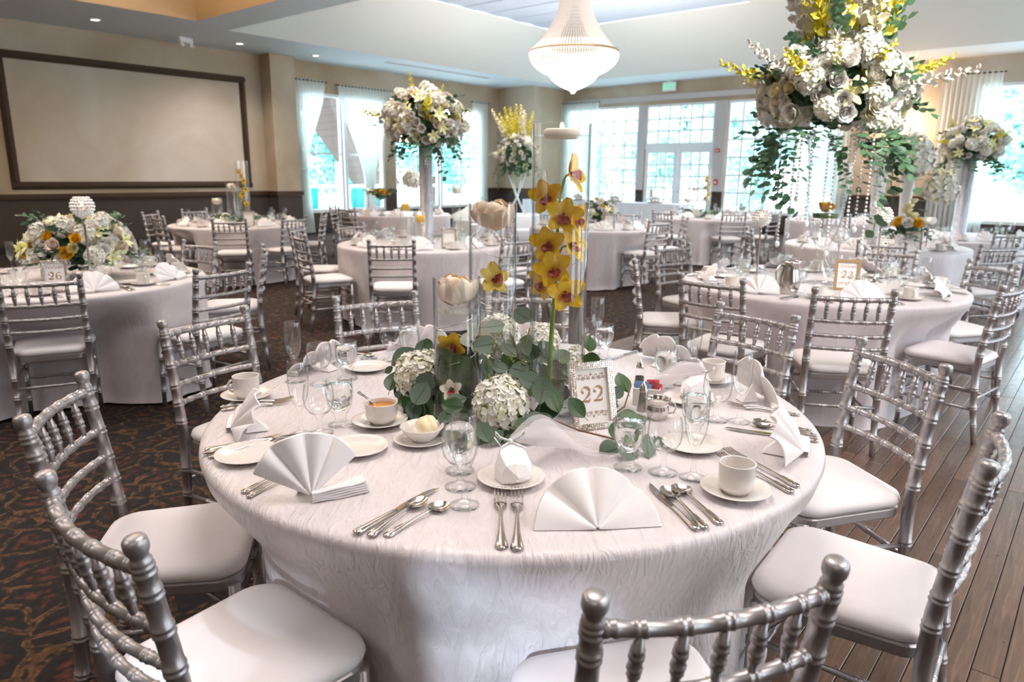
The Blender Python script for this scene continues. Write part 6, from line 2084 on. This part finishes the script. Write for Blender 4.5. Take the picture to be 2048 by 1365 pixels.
bpy.data.objects.remove(tmp_)
put('lettering', tm_, ex, (0, -0.033, -0.215), (pi / 2, 0, 0))
for z, lb, hh in ((2.15, 'red alarm strobe on the post right of the french doors', 0.10), (1.31, 'red pull station on the post right of the french doors', 0.15)):
    a_ = thing('fire_alarm', lb, 'alarm', (XB - 0.027, 8.63, z))
    MB().box((-0.02, 0, 0), (0.04, 0.11, hh), 0, None, 0.008).obj('body', M['red'], a_)
    MB().box((-0.045, 0, -hh * 0.1), (0.012, 0.06, hh * 0.35), 0, None, 0.004).obj('front', M['plastic'], a_)
# wall spotlight that flares beside the huge bouquet
sl = thing('wall_spotlight', 'bright spotlight on the tan wall just right of the huge bouquet', 'lamp', (XB - 0.03, 4.05, 2.55))
MB().lathe([(0, 0), (0.05, 0), (0.05, 0.02), (0, 0.022)], 16, 0, R(-pi / 2, 'Y')).obj('base', M['steel'], sl)
MB().lathe([(0.03, 0.02), (0.05, 0.05), (0.06, 0.13), (0.055, 0.13)], 16, 0, R(-pi / 2, 'Y')).obj('hood', M['steel'], sl)
MB().ball((-0.12, 0, 0), 0.045, 12, 8).obj('bulb', glow('spot_glow', (1, 0.97, 0.9), 60), sl)

light('spot_glow', 'POINT', (18.45, 4.05, 2.55), 90, (1.0, 0.66, 0.42), shadow_soft_size=0.06)

# chandelier of beaded chains
ch = thing('chandelier', 'large glowing beaded crystal chandelier in the ceiling recess', 'chandelier', (12.28, 8.74, 0))
zr, zb, rm = 3.83, 3.16, 0.88
MB().lathe([(rm, zr - 0.02), (rm + 0.012, zr), (rm, zr + 0.02), (rm - 0.012, zr)], 60).obj('ring', M['gold_frame'], ch)
MB().lathe([(0.27, 4.98), (0.285, 5.0), (0.27, 5.02), (0.255, 5.0)], 40).obj('ring', M['gold_frame'], ch)
MB().tube([(0, 0, 5.0), (0, 0, 5.1)], 0.04, 10).obj('canopy_stem', M['gold_frame'], ch)
MB().lathe([(0, 5.06), (0.16, 5.06), (0.17, 5.09), (0, 5.10)], 24).obj('canopy', M['gold_frame'], ch)
m_ = bpy.data.materials.new('beaded_crystal')
m_.use_nodes = True
pb_ = m_.node_tree.nodes['Principled BSDF']
pb_.inputs['Base Color'].default_value = (0.95, 0.86, 0.78, 1)
pb_.inputs['Roughness'].default_value = 0.25
pb_.inputs['Emission Color'].default_value = (1.0, 0.86, 0.74, 1)
pb_.inputs['Emission Strength'].default_value = 0.30
M['beads'] = m_
def chain_tier(n, prof, r):
    """chains of beads following a profile of (radius, z) points"""
    mb = MB()
    for i in range(n):
        a = 2 * pi * i / n
        pts = [(q * cos(a), q * sin(a), z) for q, z in prof]
        mb.tube(pts, [r * (1.0 if k % 2 else 0.55) for k in range(len(pts))], 4)
    return mb
def samp(f, n):
    return [f(k / n) for k in range(n + 1)]
tag(chain_tier(84, samp(lambda f: (0.27 + (rm - 0.05 - 0.27) * f ** 2.1, 4.98 - (4.98 - zr - 0.02) * f), 34), 0.016).obj('bead_chains', M['beads'], ch), kind='stuff')
tag(chain_tier(110, samp(lambda f: (rm - 0.40 * f ** 1.8, zr - 0.02 - 0.40 * f ** 0.75), 20), 0.018).obj('bead_swags', M['beads'], ch), kind='stuff')
tag(chain_tier(64, samp(lambda f: (0.46 * (1 - f ** 2.2) + 0.02, zr - 0.36 - 0.36 * f), 18), 0.017).obj('bead_bowl', M['beads'], ch), kind='stuff')
MB().ball((0, 0, zr - 0.42), 0.34, 24, 12, 0, None, (1, 1, 0.8)).obj('lamp_bowl', M['lampglow'], ch)
MB().lathe([(0.05, 4.7), (0.10, 4.5), (0.28, 4.1), (0.5, 3.9), (0, 3.88)], 24).obj('inner_glow', glow('chandelier_glow', (1.0, 0.85, 0.7), 0.5), ch)
MB().ball((0, 0, zb - 0.055), 0.052, 14, 10).obj('drop_ball', M['crystal'], ch)

# sheer curtains
def curtain(side, a0, a1, ztop, pinch, zp, wp, label, zbot=0.03, seed=0):
    """gathered panel on a rod, drawn in to a tie at (pinch, zp)"""
    rg = random.Random(seed)
    mb = MB()
    ph = rg.uniform(0, 6)
    wid = a1 - a0
    nfold = max(6, int(wid / 0.10))
    def fn(u, v):
        z = ztop - (ztop - zbot) * v
        if pinch is None:
            a = a0 + wid * u
            g = 1.0
        else:
            f = smooth(0, 1, (ztop - z) / (ztop - zp)) if z > zp else 1.0
            c = (a0 + a1) / 2 + (pinch - (a0 + a1) / 2) * f
            w = wid + (wp - wid) * f
            if z < zp:
                w = wp * (1 + 0.5 * (zp - z))
            a = c + (u - 0.5) * w
            g = 1.0
        d = 0.045 * sin(u * nfold * 2 * pi + ph) * (0.45 + 0.55 * v)
        if side == 'left':
            return (a, YL - 0.10 + d, z)
        return (XB - 0.10 + d, a, z)
    mb.grid(fn, nfold * 8, 26)
    t = thing('curtain', label, 'curtain')
    mb.obj('sheer_panel', M['sheer'], t)
    hd = MB()
    if side == 'left':
        hd.tube([(a0 - 0.05, YL - 0.10, ztop - 0.03), (a1 + 0.05, YL - 0.10, ztop - 0.03)], 0.014, 8)
    else:
        hd.tube([(XB - 0.10, a0 - 0.05, ztop - 0.03), (XB - 0.10, a1 + 0.05, ztop - 0.03)], 0.014, 8)
    hd.obj('rod', M['trimwood'], t)
    if pinch is not None:
        tb = MB()
        if side == 'left':
            tb.lathe([(wp * 0.52, -0.03), (wp * 0.55, 0), (wp * 0.52, 0.03)], 20, 0, T(pinch, YL - 0.10, zp) @ Matrix.Diagonal((1, 0.28, 1, 1)))
        tb.obj('tie_band', M['sheer'], t)
    return t
curtain('left', 10.12, 11.06, 3.63, 10.32, 1.55, 0.26, 'sheer curtain beside the pilaster, drawn to its left', seed=1)
curtain('left', 11.42, 13.16, 3.60, 12.32, 1.15, 0.30, 'wide sheer curtain gathered to a point, second from the pilaster', seed=2)
curtain('left', 16.28, 16.98, 3.58, 16.75, 0.75, 0.34, 'sheer curtain nearest the far corner, right of the white bouquet', seed=3)
curtain('back', 12.50, 14.02, 3.64, None, 0, 0, 'straight white curtain left of the far windows, behind the tall orchid vase', seed=4)
curtain('back', 5.25, 6.55, 3.60, None, 0, 0, 'straight white curtain behind the trumpet vase', seed=5)
curtain('back', 2.33, 3.45, 3.70, None, 0, 0, 'straight white curtain at the right edge behind the farther bouquet', seed=6)

# ---- outside: trees, a timber pavilion, benches and a rail
tr_r = random.Random(17)
def crown_mesh(seed, n=3200):
    rg = random.Random(seed)
    mb = MB()
    blobs = [(Vector((rg.uniform(-1, 1) * 0.9, rg.uniform(-1, 1) * 0.9, rg.uniform(-0.7, 1.0))), rg.uniform(0.45, 0.8)) for _ in range(11)]
    for i in range(n):
        c, r = blobs[i % len(blobs)]
        d = Vector((rg.gauss(0, 1), rg.gauss(0, 1), rg.gauss(0, 1))).normalized()
        p = c + d * r * rg.uniform(0.75, 1.0)
        q = (d + Vector((rg.uniform(-.6, .6), rg.uniform(-.6, .6), rg.uniform(-.2, .8)))).to_track_quat('Z', 'Y').to_matrix().to_4x4()
        s = rg.uniform(0.035, 0.085)
        mb.add([(-s, -s * .6, 0), (s, -s * .6, 0), (s * .8, s, 0.03), (-s * .8, s, 0.03)], [(0, 1, 2, 3)], 0, False, Matrix.Translation(p) @ q)
    return mb.mesh('crown', M['tree'])
crowns = [crown_mesh(k) for k in range(3)]
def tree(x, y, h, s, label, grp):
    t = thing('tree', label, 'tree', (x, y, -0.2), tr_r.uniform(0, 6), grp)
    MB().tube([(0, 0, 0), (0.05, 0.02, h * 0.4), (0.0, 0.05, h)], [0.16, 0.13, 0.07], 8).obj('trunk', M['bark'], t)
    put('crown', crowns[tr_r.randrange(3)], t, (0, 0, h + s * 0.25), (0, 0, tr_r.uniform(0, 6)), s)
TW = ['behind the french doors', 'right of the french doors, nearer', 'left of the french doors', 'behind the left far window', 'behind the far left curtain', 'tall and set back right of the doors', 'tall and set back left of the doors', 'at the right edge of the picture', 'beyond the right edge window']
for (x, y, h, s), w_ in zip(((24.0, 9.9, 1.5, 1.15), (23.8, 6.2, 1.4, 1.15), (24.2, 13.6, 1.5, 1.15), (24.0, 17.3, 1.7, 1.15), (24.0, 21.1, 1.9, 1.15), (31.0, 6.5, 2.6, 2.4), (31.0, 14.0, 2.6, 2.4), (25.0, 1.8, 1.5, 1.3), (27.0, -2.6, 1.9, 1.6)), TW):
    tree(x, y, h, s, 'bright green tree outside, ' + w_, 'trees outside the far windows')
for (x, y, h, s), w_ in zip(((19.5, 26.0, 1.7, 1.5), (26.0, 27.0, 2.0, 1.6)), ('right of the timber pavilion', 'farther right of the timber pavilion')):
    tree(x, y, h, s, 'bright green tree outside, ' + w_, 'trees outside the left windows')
pv = thing('pavilion', 'brown timber pavilion with a steep boarded gable outside the left windows', 'pavilion', (14.6, 21.0, 0), radians(-12))
gw, gh, ge = 3.4, 5.6, 1.0
for s_ in (-1, 1):
    for k in range(20):
        f0, f1 = k / 20, (k + 1) / 20 - 0.006
        zz0, zz1 = ge + (gh - ge) * f0, ge + (gh - ge) * f1
        x0, x1 = s_ * gw * (1 - f0), s_ * gw * (1 - f1)
        MB().add([(x0, 0, zz0), (x1, 0, zz1), (x1, 4.0, zz1), (x0, 4.0, zz0), (x0 * 1.0, 0, zz0 + 0.05), (x1, 0, zz1 + 0.05), (x1, 4.0, zz1 + 0.05), (x0, 4.0, zz0 + 0.05)], [(0, 1, 2, 3), (7, 6, 5, 4), (0, 4, 5, 1), (2, 6, 7, 3), (1, 5, 6, 2), (0, 3, 7, 4)], 0, False).obj('board', M['siding'], pv)
    MB().box((s_ * gw * 0.80, 0.1, 0.85), (0.18, 0.18, 2.1)).obj('post', M['winframe'], pv)
    MB().box((s_ * gw * 0.80, 3.9, 0.85), (0.18, 0.18, 2.1)).obj('post', M['winframe'], pv)
MB().tube([(0, -0.1, gh + 0.05), (0, 4.1, gh + 0.05)], 0.07, 8).obj('ridge_beam', M['siding'], pv)
for k, (x, y, rz) in enumerate(((12.6, 18.4, 0.1), (14.3, 17.6, -0.1))):
    bb = thing('garden_bench', ('teal-covered bench outside the left windows, the nearer to the pilaster', 'teal-covered bench outside the left windows, right of the other')[k], 'bench', (x, y, -0.2), rz)
    MB().box((0, 0, 0.55), (1.1, 0.5, 0.12), 0, None, 0.02).obj('seat', M['teal'], bb)
    MB().box((0, 0.24, 0.92), (1.1, 0.10, 0.62), 0, None, 0.02).obj('backrest', M['teal'], bb)
    for sx in (-1, 1):
        for sy in (-1, 1):
            MB().box((sx * 0.48, sy * 0.2, 0.245), (0.06, 0.06, 0.49)).obj('leg', M['winframe'], bb)
rl_ = thing('railing', 'white railing outside the left windows', 'railing', (10.5, 19.6, -0.2))
MB().box((4.5, 0, 1.25), (9.0, 0.08, 0.08)).obj('rail', M['winframe'], rl_)
MB().box((4.5, 0, 0.25), (9.0, 0.06, 0.06)).obj('rail', M['winframe'], rl_)
for k in range(19):
    MB().box((0.5 * k, 0, 0.62), (0.05, 0.05, 1.26)).obj('baluster', M['winframe'], rl_)
